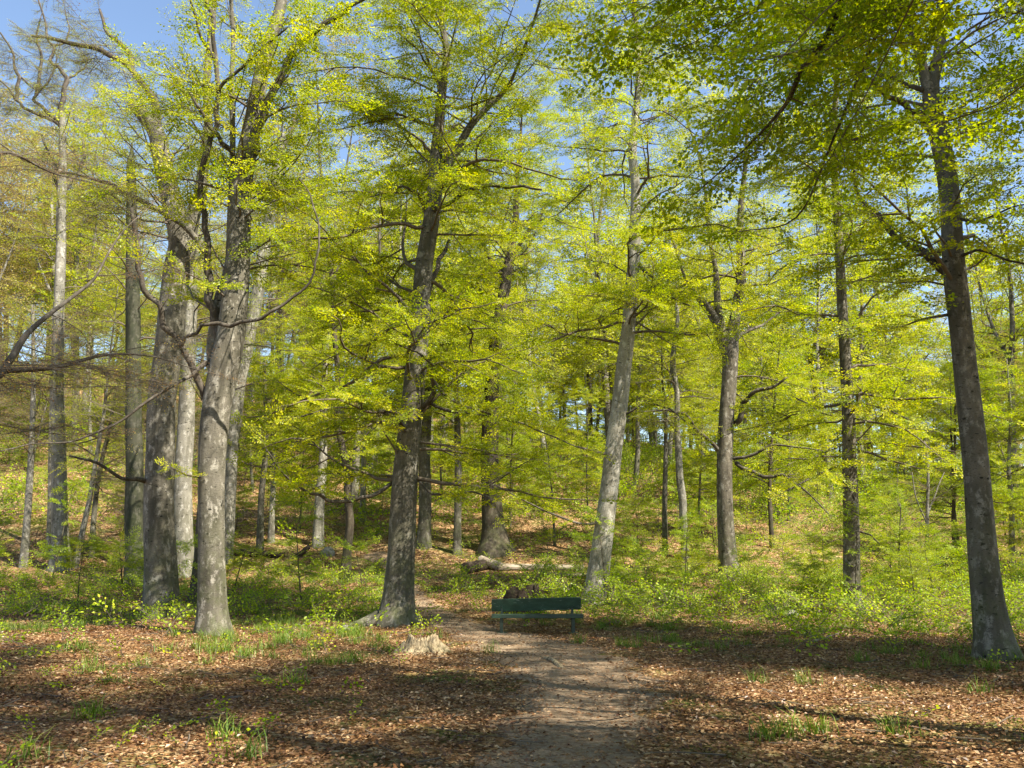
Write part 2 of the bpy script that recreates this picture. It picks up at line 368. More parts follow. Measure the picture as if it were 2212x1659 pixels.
def plant(tmpl, name, label, cat, group, x, y, rz, s=1.0, sink=0.05):
    root = bpy.data.objects.new(name, None); COL.objects.link(root); root.location = (x, y, float(terrain(x, y))-sink)
    root.rotation_euler = (0, 0, rz); root.scale = (s, s, s*float(rng.uniform(0.93, 1.1))); root.empty_display_size = 0.2
    tag(root, label, cat, group)
    for nm, me in tmpl: link(nm, me, root)
    return root

# ------------------------------------------------------------------ ground, path
def groundmat():
    m, n, l = mat('forest_floor'); b = n['Principled BSDF']; b.inputs['Roughness'].default_value = 0.95; b.inputs['Specular IOR Level'].default_value = 0.15
    tc = n.new('ShaderNodeTexCoord').outputs['Object']
    vo = n.new('ShaderNodeTexVoronoi'); vo.inputs['Scale'].default_value = 16.0; vo.inputs['Randomness'].default_value = 1.0
    wn = noise(n, l, tc, 9.0, 3); 
    l.new(tc, vo.inputs['Vector'])
    sp = n.new('ShaderNodeSeparateColor'); l.new(vo.outputs['Color'], sp.inputs[0])
    c1 = ramp(n, l, sp.outputs[0], [(0, (0.05, 0.025, 0.011)), (0.4, (0.14, 0.074, 0.030)), (0.75, (0.27, 0.16, 0.072)), (1, (0.44, 0.32, 0.18))])
    n1 = noise(n, l, tc, 0.55, 6, 0.65); g = ramp(n, l, n1, [(0.50, (0, 0, 0)), (0.64, (0.8, 0.8, 0.8))])
    n2 = noise(n, l, tc, 30, 3); g2 = mix(n, l, n2, (0.035, 0.065, 0.012), (0.10, 0.15, 0.02))
    l.new(mix(n, l, g, c1, g2), b.inputs['Base Color']); bump(n, l, vo.outputs['Distance'], 0.9, 0.03, b); return m
def pathmat():
    m, n, l = mat('path_dirt'); b = n['Principled BSDF']; b.inputs['Roughness'].default_value = 0.95; b.inputs['Specular IOR Level'].default_value = 0.15
    tc = n.new('ShaderNodeTexCoord').outputs['Object']
    n1 = noise(n, l, tc, 1.3, 6, 0.65); c1 = ramp(n, l, n1, [(0.3, (0.12, 0.080, 0.047)), (0.55, (0.205, 0.15, 0.096)), (0.8, (0.30, 0.23, 0.155))])
    n2 = noise(n, l, tc, 60, 4, 0.7); c2 = mix(n, l, ramp(n, l, n2, [(0.55, (0, 0, 0)), (0.7, (0.8, 0.8, 0.8))]), c1, (0.42, 0.35, 0.27))
    vo = n.new('ShaderNodeTexVoronoi'); vo.inputs['Scale'].default_value = 30.0; l.new(tc, vo.inputs['Vector'])
    sp = n.new('ShaderNodeSeparateColor'); l.new(vo.outputs['Color'], sp.inputs[0])
    c3 = mix(n, l, ramp(n, l, sp.outputs[1], [(0.72, (0, 0, 0)), (0.76, (0.75, 0.75, 0.75))]), c2, (0.13, 0.075, 0.04))
    l.new(c3, b.inputs['Base Color']); bump(n, l, n2, 0.7, 0.015, b); return m
gx = np.sign(np.linspace(-1, 1, 321))*(np.abs(np.linspace(-1, 1, 321))**1.9)*260
gy = np.concatenate([np.linspace(-260, -20, 25)[:-1], np.linspace(-20, 4, 41)[:-1], np.linspace(4, 40, 190)[:-1], np.linspace(40, 110, 90)[:-1], np.linspace(110, 420, 30)])
X, Yg = np.meshgrid(gx, gy); Z = terrain(X, Yg); V = np.stack([X, Yg, Z], -1).reshape(-1, 3); nx = len(gx)
i = np.arange(len(gy)-1)[:, None]*nx; j = np.arange(nx-1)[None]; Q = np.stack([i+j, i+j+1, i+nx+j+1, i+nx+j], -1).reshape(-1, 4)
ga = Acc(); ga.add(V, Q); tag(link('ground', ga.mesh('ground', groundmat())), 'leaf covered forest floor rising to a wooded hillside', kind='structure')

PATH_PX = [(1180, 1900, 1.5), (1215, 1659, 1.45), (1235, 1590, 1.5), (1270, 1500, 1.9), (1230, 1440, 2.2), (1150, 1400, 2.4), (1060, 1372, 1.9), (975, 1345, 1.3), (915, 1310, 1.0), (880, 1270, 0.9), (862, 1235, 1.0), (840, 1212, 1.2), (800, 1196, 1.2)]
pc = [hit(p[0], p[1])[:2] for p in PATH_PX[:]]; pc[0] = np.array([0.2, 3.5])
pth, pw = smooth_line(np.array([[p[0], p[1], 0] for p in pc]), [p[2] for p in PATH_PX], 0.25)
pth = np.vstack([[[0.1, -6, 0]], [[0.15, -2, 0]], pth]); pw = np.concatenate([[1.4, 1.4], pw])
def path_dist(x, y):
    x = np.asarray(x)[..., None]; y = np.asarray(y)[..., None]
    d = np.hypot(x-pth[:, 0], y-pth[:, 1]) - pw/2; return d.min(-1)
T_ = norm(np.gradient(pth, axis=0)); Nn = np.stack([T_[:, 1], -T_[:, 0], 0*T_[:, 0]], -1); U = np.linspace(-1, 1, 13)
k = np.arange(len(pth)); we = pw/2*(1+0.22*sin(k*0.9)+0.14*sin(k*2.1+1)); we2 = pw/2*(1+0.22*sin(k*0.8+2)+0.14*sin(k*1.9))
Vp = pth[:, None, :] + Nn[:, None, :]*(np.where(U < 0, we2[:, None], we[:, None])*U)[..., None]
Vp[..., 2] = terrain(Vp[..., 0], Vp[..., 1]) + 0.012 - 0.03*(np.abs(U) > 0.95)
i = np.arange(len(pth)-1)[:, None]*13; j = np.arange(12)[None]; Q = np.stack([i+j, i+j+1, i+14+j, i+13+j], -1).reshape(-1, 4)
pa = Acc(); pa.add(Vp.reshape(-1, 3), Q); tag(link('path', pa.mesh('path', pathmat())), 'bare earth footpath curving past the green bench', kind='structure')

# ------------------------------------------------------------------ the traced trees (pixel traces of a 2212 x 1659 view, each stood at its own distance)
OB = dict(mat=LIMB)
def L_(pts, **k): d = dict(mat=LIMB); d.update(k); return (pts, d)
hero('beech_tree', 'massive smooth grey beech with forked broken top, left of the leaning forked beech',
     [[(350, 1334, 70), (347, 1260, 65), (345, 1150, 62), (347, 1000, 60), (350, 880, 59), (362, 760, 60), (372, 660, 58), (382, 580, 56), (395, 520, 58), (378, 455, 46), (362, 400, 40), (348, 340, 38), (338, 290, 34), (315, 255, 30), (285, 225, 22, .3, 1)],
      [(398, 530, 46, 0), (412, 470, 34, 0), (432, 420, 28, 0), (440, 360, 24, 0), (450, 280, 20, 0), (445, 180, 16, 0), (455, 80, 14, 0)]],
     [L_([(338, 280, 18), (335, 220, 16), (300, 170, 14), (270, 135, 13), (210, 105, 11), (130, 88, 8), (70, 78, 5)], kind='twiggy', dy=1, gap=.16),
      L_([(282, 150, 12), (280, 115, 11), (256, 91, 9), (229, 67, 7), (215, 20, 5)], kind='twiggy', dy=1, y0=.5, gap=.18),
      L_([(322, 1040, 14), (300, 1035, 10), (260, 1032, 8), (210, 1000, 6), (150, 985, 4)], kind='bare', dy=-2),
      L_([(440, 545, 16), (418, 510, 14), (385, 478, 13), (350, 458, 12), (300, 430, 12), (245, 400, 10), (180, 380, 8), (110, 370, 7), (50, 345, 5), (0, 310, 4)], kind='twiggy', mat=BARK, dy=-1.5, y0=-.4, gap=.16)],
     bark=BARKM, kind='half', leaf=LEAFP, nb=40, hmin=9.5, H=21, bl=(1.8, 3.4), seed=3, flare=0.60, gap=0.32)
hero('beech_tree', 'grey beech forking low with long bare dark side limbs, stump to its right',
     [[(462, 1372, 62), (460, 1290, 58), (458, 1180, 56), (457, 1050, 57), (460, 950, 60), (470, 860, 62), (485, 790, 64), (500, 720, 58), (508, 640, 54), (514, 560, 50), (518, 480, 48), (520, 410, 46), (530, 340, 42), (545, 260, 36), (560, 180, 32), (580, 100, 28), (605, 20, 24)],
      [(470, 850, 30), (466, 760, 38, .4), (470, 700, 34, .4), (480, 640, 30, .4), (497, 590, 28, .4), (505, 500, 20, .5), (500, 400, 14, .8)]],
     [L_([(442, 860, 16), (425, 815, 15), (400, 765, 14), (378, 725, 14), (350, 690, 13), (320, 640, 13), (306, 600, 12), (300, 550, 11), (292, 500, 10), (284, 450, 8)], kind='bare', gap=.55, scale=.7, dy=-1.2),
      L_([(392, 748, 9), (410, 725, 9), (435, 702, 9), (470, 698, 9), (520, 695, 9), (565, 688, 8), (610, 660, 7), (650, 630, 6), (678, 590, 5), (688, 540, 5), (688, 480, 4), (670, 420, 3), (645, 385, 2)], kind='bare', dy=-1.6, y0=-1.0, scale=0.5, gap=0.6),
      L_([(472, 735, 20), (463, 670, 21), (455, 620, 19), (448, 580, 16), (450, 540, 14), (442, 490, 13), (432, 430, 12), (436, 370, 12), (450, 320, 12), (470, 270, 11), (472, 200, 10), (465, 120, 10), (462, 40, 9), (440, -20, 8)], kind='half', t0=0.35, dy=-0.8, y0=.3),
      L_([(525, 350, 26), (548, 290, 20), (572, 235, 18), (600, 180, 16), (625, 125, 15), (660, 85, 14), (700, 50, 12), (760, 10, 9), (800, -10, 7)], kind='full', t0=0.4, dy=-1.0, gap=0.2),
      L_([(518, 345, 10), (495, 320, 10), (470, 290, 9), (440, 250, 8), (410, 200, 6)], kind='half', dy=-1),
      L_([(465, 130, 8), (440, 90, 7), (425, 40, 6), (410, -10, 5)], kind='full', dy=-1.4, y0=-.8),
      L_([(468, 200, 8), (500, 165, 7), (560, 110, 6), (620, 60, 4)], kind='full', dy=-1.6, y0=-.8, gap=0.2),
      L_([(445, 783, 12), (430, 795, 9), (405, 815, 8), (370, 835, 7), (300, 880, 6), (230, 925, 5), (150, 955, 4), (60, 960, 3), (0, 975, 3)], kind='bare', dy=-2, gap=0.22),
      L_([(445, 1010, 6), (430, 1030, 5), (400, 1025, 4), (370, 1010, 3)], kind='full', dy=-.8, scale=0.5, gap=0.12, t0=0.05)],
     kind='full', bark=BARKM, nb=42, hmin=6.5, H=20, bl=(1.8, 3.6), seed=4, flare=0.35)
hero('beech_tree', 'sturdy dark beech with buttress roots standing behind the pale stump beside the path',
     [[(855, 1348, 76), (862, 1280, 62), (866, 1200, 57), (868, 1120, 56), (874, 1030, 54), (882, 950, 50), (892, 870, 48), (900, 790, 46), (908, 710, 43), (914, 620, 40), (922, 540, 38), (932, 460, 36), (938, 400, 32), (942, 330, 26), (950, 260, 22), (955, 190, 18), (965, 120, 15), (955, 50, 12), (958, 0, 10)],
      [(937, 430, 20), (955, 380, 18), (985, 325, 17), (1015, 270, 16), (1050, 232, 14), (1090, 195, 10), (1110, 160, 7, -.5)]],
     [L_([(920, 475, 12), (940, 452, 11), (975, 438, 10), (1010, 412, 10), (1060, 400, 9), (1130, 402, 6), (1170, 410, 4)], dy=-1.5, gap=0.2),
      L_([(922, 465, 10), (912, 435, 9), (898, 415, 7), (870, 402, 5), (800, 425, 3)], dy=-1.5, gap=0.2),
      L_([(915, 650, 12), (935, 600, 11), (948, 560, 10), (970, 520, 7)], dy=1.5),
      L_([(903, 880, 12), (925, 868, 11), (938, 845, 10), (930, 810, 9), (935, 790, 6), (900, 760, 4), (850, 740, 3)], dy=-1.8, gap=0.2),
      L_([(925, 868, 8), (960, 885, 7), (1010, 893, 6), (1070, 898, 5), (1130, 915, 4), (1200, 945, 3), (1260, 970, 2)], dy=-2.5, gap=0.22),
      L_([(935, 820, 7), (965, 860, 6), (1010, 880, 5), (1075, 900, 4)], dy=-2, gap=0.22),
      L_([(852, 1044, 9), (835, 1052, 8), (800, 1072, 8), (760, 1082, 7), (710, 1082, 7), (665, 1065, 6), (630, 1040, 5), (600, 1010, 4), (575, 970, 3)], dy=-1.0, gap=0.24, t0=0.5),
      L_([(905, 1040, 6), (935, 1068, 6), (980, 1068, 5), (1020, 1062, 4), (1060, 1075, 3)], dy=-1.5, gap=0.22),
      L_([(893, 960, 8), (860, 905, 7), (800, 885, 5), (720, 880, 4), (650, 900, 3)], dy=-2, gap=0.2),
      L_([(960, 230, 7), (990, 235, 6), (1040, 220, 5), (1080, 205, 3)], dy=-1, gap=0.2),
      L_([(950, 190, 6), (930, 150, 5), (905, 110, 4), (860, 70, 3)], dy=-1, gap=0.2)],
     kind='full', nb=92, hmin=2.9, H=21, bl=(2.6, 5.2), seed=5, flare=0.42, lobes=6, upel=0.35, gap=0.27)
hero('beech_tree', 'pale beech leaning right, growing behind the right end of the green bench',
     [[(1282, 1302, 54), (1290, 1250, 48), (1300, 1180, 44), (1310, 1110, 41), (1318, 1040, 39), (1326, 970, 37), (1338, 890, 35), (1348, 800, 33), (1357, 720, 30), (1363, 640, 28), (1368, 560, 26), (1370, 480, 24), (1372, 400, 20), (1366, 330, 19), (1372, 260, 16), (1380, 180, 14), (1376, 80, 12), (1370, 0, 10)]],
     [L_([(1290, 1130, 6), (1240, 1128, 5), (1180, 1105, 4), (1120, 1075, 3), (1060, 1040, 2)], dy=-2, gap=0.35),
      L_([(1335, 900, 6), (1390, 870, 5), (1440, 880, 4), (1480, 910, 3)], dy=-1, gap=0.3),
      L_([(1320, 985, 6), (1250, 965, 4), (1190, 945, 3)], dy=-1.5, gap=0.3),
      L_([(1372, 560, 7), (1410, 600, 5), (1450, 640, 4), (1490, 660, 3)], dy=-2, gap=0.2)],
     kind='full', bark=BARKS, nb=60, hmin=7.5, H=24, bl=(2.4, 4.8), seed=6, flare=0.45)
hero('oak_tree', 'rugged grey oak with knotted limbs and a two way fork, right of the leaning beech',
     [[(1577, 1252, 44), (1572, 1200, 38), (1568, 1120, 35), (1566, 1040, 34), (1566, 970, 34), (1570, 900, 33), (1574, 830, 32), (1577, 760, 34), (1586, 700, 24), (1594, 650, 22), (1600, 590, 20), (1598, 520, 16), (1600, 440, 13), (1610, 360, 10)],
      [(1576, 780, 26), (1560, 735, 24), (1545, 690, 22), (1520, 655, 16), (1495, 625, 10), (1480, 600, 6)],
      [(1565, 730, 18), (1552, 670, 17), (1548, 620, 14), (1545, 570, 11), (1535, 520, 8)]],
     [L_([(1588, 915, 13), (1602, 890, 12), (1612, 865, 10), (1632, 845, 9), (1665, 838, 7), (1700, 815, 5)], kind='half', dy=-1.5, gap=0.35),
      L_([(1584, 990, 8), (1620, 985, 7), (1665, 962, 6), (1710, 965, 4), (1780, 975, 3)], kind='half', dy=-1.5, gap=0.3),
      L_([(1590, 1000, 10), (1615, 1015, 9), (1650, 1030, 8), (1690, 1025, 6), (1740, 1060, 4), (1790, 1110, 3)], kind='half', dy=-1.5, gap=0.3),
      L_([(1553, 975, 10), (1530, 950, 8), (1500, 925, 7), (1480, 895, 6), (1440, 885, 5), (1380, 890, 3)], kind='half', dy=-1.5, gap=0.3),
      L_([(1588, 740, 9), (1615, 715, 7), (1650, 700, 5), (1700, 660, 4)], kind='half', dy=1.5, gap=0.3)],
     kind='full', bark=BARKF, leaf=LEAFP, nb=46, hmin=5.5, H=22, bl=(2, 4.8), seed=7, flare=0.4, cat='tree', upel=0.5, gap=0.33)
hero('beech_tree', 'straight slender grey trunk right of centre with flaking patches, bright seedlings at its foot',
     [[(1847, 1326, 40), (1842, 1270, 34), (1840, 1180, 33), (1838, 1090, 31), (1836, 1000, 29), (1834, 900, 27), (1829, 800, 25), (1822, 700, 23), (1816, 600, 21), (1811, 500, 18), (1805, 400, 15), (1800, 300, 13), (1806, 200, 11), (1808, 100, 9)]],
     [L_([(1828, 900, 5), (1770, 890, 4), (1720, 860, 3)], dy=-1, gap=0.25),
      L_([(1840, 960, 5), (1900, 955, 5), (1980, 965, 4), (2060, 975, 3)], dy=-1.5, gap=0.25),
      L_([(1836, 870, 5), (1900, 880, 4), (1960, 905, 3)], dy=-1.5, gap=0.25),
      L_([(1832, 1000, 5), (1780, 1020, 4), (1700, 1060, 3)], dy=-2, gap=0.25),
      L_([(1848, 1145, 5), (1880, 1155, 4), (1900, 1175, 2)], dy=-.5, scale=.5)],
     kind='full', bark=BARKF, nb=66, hmin=4.2, H=22, bl=(2.0, 4.4), seed=8, flare=0.3, gap=0.27)
hero('beech_tree', 'thick dark beech with flared split foot, nearest trunk at the right of the clearing',
     [[(2150, 1424, 74), (2143, 1370, 68), (2136, 1300, 64), (2128, 1210, 60), (2118, 1110, 56), (2108, 1010, 53), (2097, 910, 50), (2086, 810, 47), (2076, 710, 45), (2066, 620, 46), (2058, 540, 42), (2054, 460, 40), (2046, 370, 39), (2032, 290, 38), (2018, 230, 37), (2014, 180, 32), (2028, 120, 24), (2032, 60, 20), (2030, 0, 16)],
      [(2012, 205, 30), (1994, 155, 22), (1985, 110, 18), (1965, 60, 15), (1945, 0, 12)]],
     [L_([(2055, 600, 26), (2032, 580, 20), (2005, 556, 16), (1980, 535, 14), (1950, 520, 13), (1915, 490, 12), (1880, 455, 10), (1850, 415, 8), (1840, 355, 5)], kind='full', dy=1.5, mat=BARKD, t0=0.4),
      L_([(2030, 300, 20), (2000, 262, 18), (1965, 240, 14), (1935, 215, 13), (1900, 190, 11), (1860, 165, 8), (1840, 150, 6)], dy=-.6, mat=BARKD, t0=0.6),
      L_([(1995, 195, 12), (1960, 185, 10), (1920, 165, 8), (1880, 150, 6)], dy=.5, mat=BARKD, t0=0.6),
      L_([(2045, 300, 10), (2080, 285, 8), (2130, 265, 6), (2180, 240, 4)], dy=-1.5, gap=0.25),
      L_([(2055, 470, 8), (2110, 480, 6), (2180, 450, 4), (2230, 440, 3)], dy=-1.5, gap=0.22),
      L_([(2040, 215, 7), (2100, 195, 6), (2160, 180, 5), (2230, 165, 4)], dy=-1.5, gap=0.22),
      L_([(2045, 680, 7), (1990, 690, 5), (1950, 705, 3)], dy=-1, gap=0.3),
      L_([(2060, 560, 7), (2110, 540, 6), (2170, 560, 5), (2240, 575, 4)], dy=-1, gap=0.22)],
     kind='full', bark=BARK, leaf=LEAF, nb=52, hmin=5.6, H=19, bl=(1.8, 3.8), seed=9, flare=0.55, lobes=5, upel=0.4, gap=0.25)
hero('oak_tree', 'dark brown oak trunk widening at its base, behind the pale fallen log',
     [[(1070, 1190, 70), (1066, 1140, 48), (1062, 1070, 41), (1058, 1000, 38), (1058, 920, 35), (1062, 840, 32), (1070, 760, 29), (1080, 680, 27), (1092, 610, 24), (1100, 560, 18), (1115, 480, 14)]],
     [L_([(1095, 600, 12), (1060, 560, 10), (1030, 500, 7)], dy=1.5, mat=BARKD), L_([(1100, 560, 10), (1140, 500, 8), (1180, 440, 6)], dy=1.5, mat=BARKD)],
     kind='full', bark=BARKD, nb=70, hmin=7.5, H=24, bl=(2.4, 4.8), seed=10, flare=0.6, lobes=6, gap=0.32)
hero('dark_tree', 'very dark ivy green trunk just left of the massive grey beech',
     [[(298, 1262, 50), (292, 1180, 40), (290, 1050, 37), (289, 920, 34), (289, 800, 32), (288, 680, 30), (286, 560, 26), (284, 460, 22), (282, 360, 18)]],
     kind='half', bark=BARKG, leaf=LEAF, nb=36, hmin=7, H=18, seed=11, bl=(1.8, 3.5), flare=0.3, gap=0.35)
hero('beech_tree', 'pale grey trunk partly hidden between the massive beech and the forked beech',
     [[(400, 1245, 44), (397, 1150, 38), (396, 1050, 36), (400, 950, 35), (404, 850, 33), (408, 750, 31), (412, 650, 28), (416, 560, 25), (422, 480, 20)]],
     kind='half', bark=BARKW, nb=34, hmin=8, H=19, seed=12, bl=(1.8, 3.5), flare=0.3, gap=0.35)
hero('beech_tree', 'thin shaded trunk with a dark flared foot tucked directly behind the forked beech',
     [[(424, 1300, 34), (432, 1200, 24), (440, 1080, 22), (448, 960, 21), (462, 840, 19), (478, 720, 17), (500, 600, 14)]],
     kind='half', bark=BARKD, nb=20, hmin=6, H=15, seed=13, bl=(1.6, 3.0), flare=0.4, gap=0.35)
hero('beech_tree', 'mottled trunk leaning right just behind the forked beech',
     [[(490, 1215, 26), (494, 1120, 24), (500, 1020, 25), (508, 920, 25), (520, 820, 26), (540, 720, 27), (556, 640, 27), (568, 560, 25), (578, 490, 22), (590, 420, 20), (602, 350, 17), (612, 290, 14)]],
     [L_([(605, 340, 10), (630, 280, 8), (650, 210, 5)], dy=1)],
     kind='half', bark=BARKW, nb=40, hmin=7, H=18, seed=14, bl=(1.8, 3.6), flare=0.2)
hero('beech_tree', 'mid grey straight trunk among low greenery at the left with a forked twisted head',
     [[(131, 1232, 44), (130, 1170, 35), (128, 1080, 31), (126, 980, 29), (125, 880, 27), (126, 780, 25), (128, 680, 23), (130, 590, 21), (132, 500, 20), (133, 420, 18), (135, 330, 14), (134, 245, 12, 0, 1)]],
     [L_([(134, 440, 13), (120, 395, 11), (122, 365, 8), (105, 330, 5), (90, 290, 4)], kind='bare', dy=1), L_([(133, 430, 13), (150, 395, 10), (170, 375, 8), (182, 340, 6), (178, 300, 4)], kind='bare', dy=1),
      L_([(135, 255, 12.0), (137, 215, 11.1), (139, 188, 10.2), (145, 169, 9.3), (132, 152, 8.4), (118, 142, 7.5), (114, 118, 6.6), (115, 98, 5.7), (101, 78, 4.8), (96, 40, 3.9), (80, -10, 3.0)], kind='twiggy', mat=LIMB, dy=0.6, y0=0, gap=.2, scale=1.1),
      L_([(144, 172, 6.0), (160, 164, 4.9), (182, 148, 3.8), (189, 128, 2.6), (179, 115, 1.5)], kind='twiggy', mat=LIMB, dy=1.0, y0=0.5, gap=.2, scale=1.1),
      L_([(134, 262, 9.0), (100, 240, 7.9), (72, 216, 6.8), (81, 199, 5.6), (101, 182, 4.5), (116, 152, 3.4), (124, 120, 2.2)], kind='twiggy', mat=LIMB, dy=0.2, y0=0, gap=.2, scale=1.1),
      L_([(78, 205, 8.0), (86, 155, 6.5), (88, 111, 5.0), (80, 70, 3.5), (90, 30, 2.0)], kind='twiggy', mat=LIMB, dy=0.8, y0=0.4, gap=.2, scale=1.1),
      L_([(134, 275, 9.0), (90, 250, 7.6), (50, 232, 6.3), (34, 216, 5.0), (10, 182, 3.6), (-20, 160, 2.2)], kind='twiggy', mat=LIMB, dy=-0.5, y0=0, gap=.2, scale=1.1),
      L_([(34, 216, 9.0), (36, 190, 8.0), (42, 165, 7.1), (32, 148, 6.1), (30, 121, 5.1), (17, 94, 4.2), (0, 70, 3.2), (-20, 55, 2.2)], kind='twiggy', mat=LIMB, dy=-0.2, y0=-0.1, gap=.2, scale=1.1),
      L_([(42, 165, 5.0), (58, 180, 3.1), (80, 196, 1.2)], kind='twiggy', mat=LIMB, dy=0.2, y0=0.1, gap=.2, scale=1.1),
      L_([(115, 98, 6.0), (140, 92, 4.5), (150, 60, 3.0), (140, 20, 1.5)], kind='twiggy', mat=LIMB, dy=1.2, y0=0.6, gap=.2, scale=1.1)],
     kind='half', leaf=LEAFP, bark=BARKW, nb=34, hmin=6.5, H=19, seed=15, bl=(1.5, 3.2), flare=0.35, gap=0.4)
hero('beech_tree', 'slim bluish grey trunk nearest the left edge of the undergrowth',
     [[(52, 1225, 17), (58, 1140, 15), (63, 1050, 14), (68, 960, 12), (72, 860, 10), (72, 760, 8), (70, 660, 7)]],
     kind='half', bark=BARKW, nb=26, hmin=4, H=11, seed=16, bl=(1.2, 2.8), flare=0.2)
hero('beech_tree', 'thin curved sapling trunk leaning right between the left edge and the dark trunk',
     [[(198, 1205, 12), (203, 1130, 11), (209, 1060, 10), (220, 990, 9), (235, 930, 8), (250, 850, 6)]],
     kind='half', bark=BARK, nb=24, hmin=3.5, H=8, seed=17, bl=(1.0, 2.4), flare=0.2)
hero('beech_tree', 'narrow two tone trunk behind the mid grey straight trunk at the left',
     [[(109, 1190, 14), (110, 1100, 13), (110, 1000, 12), (112, 900, 10), (114, 800, 9)]],
     kind='half', bark=BARKW, nb=22, hmin=5, H=13, seed=18, bl=(1.2, 2.8), flare=0.2)
hero('beech_tree', 'slim dark trunk with a bend, rising right of the leaning mottled trunk',
     [[(561, 1192, 17), (563, 1120, 14), (565, 1060, 13), (572, 990, 12), (575, 920, 10), (573, 850, 8), (572, 780, 6)]],
     [L_([(568, 1010, 4), (590, 970, 3), (620, 950, 2)], dy=1)],
     kind='full', bark=BARK, nb=30, hmin=3.5, H=10, seed=19, bl=(1.2, 3.0), flare=0.25)
hero('beech_tree', 'short pale whitish trunk standing just right of the slim bent dark trunk',
     [[(586, 1172, 14), (587, 1120, 12), (589, 1060, 11), (592, 980, 10), (598, 880, 8)]],
     kind='full', bark=BARKW, nb=26, hmin=3.5, H=12, seed=20, bl=(1.2, 3.0), flare=0.25)
hero('beech_tree', 'mid sized pale trunk on the sunny bank left of the thin crooked dark tree',
     [[(687, 1180, 26), (689, 1120, 22), (692, 1060, 21), (697, 990, 18), (700, 900, 15), (702, 800, 12)]],
     kind='full', bark=BARKW, nb=42, hmin=4, H=15, seed=21, bl=(1.8, 3.6), flare=0.3)
hero('beech_tree', 'thin crooked dark tree left of the buttressed beech, rising from the grass',
     [[(744, 1250, 25), (750, 1190, 19), (757, 1130, 18), (752, 1070, 16), (748, 1010, 16), (738, 960, 15), (728, 905, 13), (729, 850, 12), (729, 790, 11), (722, 720, 11), (719, 640, 10), (714, 580, 9), (707, 520, 7)]],
     [L_([(722, 610, 5), (735, 570, 4), (745, 530, 3)], dy=.5), L_([(752, 985, 5), (790, 940, 4), (850, 890, 2)], dy=-.5), L_([(728, 860, 5), (690, 830, 4), (650, 820, 3)], dy=-1)],
     kind='full', bark=BARKD, nb=38, hmin=3.8, H=11, seed=22, bl=(1.5, 3.4), flare=0.3, wob=0.06)
hero('beech_tree', 'grey trunk close behind the right side of the buttressed beech',
     [[(914, 1182, 32), (917, 1120, 27), (918, 1050, 26), (918, 970, 24), (922, 880, 22), (930, 780, 20)]],
     kind='full', bark=BARK, nb=44, hmin=5, H=16, seed=23, bl=(1.8, 3.8), flare=0.3)
hero('beech_tree', 'slender straight trunk midway between the buttressed beech and the dark oak',
     [[(987, 1196, 19), (989, 1130, 16), (990, 1060, 16), (990, 980, 15), (988, 900, 13), (986, 800, 11)]],
     kind='full', bark=BARK, nb=40, hmin=5, H=14, seed=24, bl=(1.6, 3.4), flare=0.25)
hero('birch_tree', 'distant whitish trunk with dark patches high on the bank left of the buttressed beech',
     [[(786, 1062, 13), (785, 1000, 11), (784, 930, 11), (783, 850, 10), (785, 760, 8), (786, 700, 7)]],
     kind='farthin', bark=BARKW, leaf=LEAFP, nb=24, hmin=8, H=19, seed=25, bl=(1.8, 3.2), flare=0.2, Y=44)
hero('beech_tree', 'very slim straight trunk first right of the leaning pale beech',
     [[(1435, 1198, 12), (1436, 1120, 11), (1437, 1040, 10), (1438, 960, 9), (1437, 880, 7)]],
     kind='full', bark=BARK, nb=26, hmin=4.5, H=12, seed=26, bl=(1.4, 3.0), flare=0.2)
hero('beech_tree', 'pale crooked trunk with a swollen kink, second right of the leaning beech',
     [[(1480, 1208, 18), (1478, 1140, 16), (1476, 1080, 16), (1468, 1030, 15), (1465, 970, 13), (1462, 910, 12), (1462, 850, 11), (1453, 800, 14), (1456, 750, 11), (1464, 700, 9), (1462, 660, 7)]],
     kind='half', bark=BARKW, leaf=LEAFP, nb=26, hmin=5.5, H=14, seed=27, bl=(1.4, 3.0), flare=0.2, wob=0.09)
hero('bare_tree', 'slim whitish leafless young tree with a spreading bare twig head at the right',
     [[(2003, 1255, 9), (2002, 1180, 8), (2002, 1110, 7), (2004, 1050, 6), (2003, 990, 5)]],
     [L_([(2002, 1120, 4), (2020, 1070, 3), (2040, 1020, 2)], kind='bare', mat=BARKW, dy=.3), L_([(2002, 1130, 4), (1980, 1080, 3), (1970, 1020, 2)], kind='bare', mat=BARKW, dy=-.3)],
     kind='bare', bark=BARKW, leaf=BUD, nb=34, hmin=1.2, H=6, seed=28, bl=(0.8, 1.6), flare=0.1, scale=0.8)
hero('beech_tree', 'thin pale trunk showing right of the thick dark beech near the frame edge',
     [[(2186, 1230, 12), (2186, 1160, 11), (2184, 1080, 10), (2180, 1000, 8), (2184, 900, 6)]],
     kind='full', bark=BARKW, leaf=LEAFD, nb=40, hmin=2.2, H=10, seed=29, bl=(1.2, 2.8), flare=0.1)
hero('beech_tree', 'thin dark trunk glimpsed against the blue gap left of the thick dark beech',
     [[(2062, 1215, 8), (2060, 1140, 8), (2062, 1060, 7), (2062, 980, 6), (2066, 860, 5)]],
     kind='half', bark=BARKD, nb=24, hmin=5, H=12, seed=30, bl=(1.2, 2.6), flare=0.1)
hero('young_beech', 'small dark green young tree with flat layered branches, right of the slender trunk',
     [[(1946, 1300, 6), (1944, 1240, 5), (1943, 1190, 4), (1944, 1140, 3), (1946, 1110, 2)]],
     kind='full', bark=BARKD, leaf=LEAFD, nb=26, hmin=0.6, H=3.3, seed=31, bl=(0.5, 1.0), flare=0.1, scale=0.55, gap=0.2)
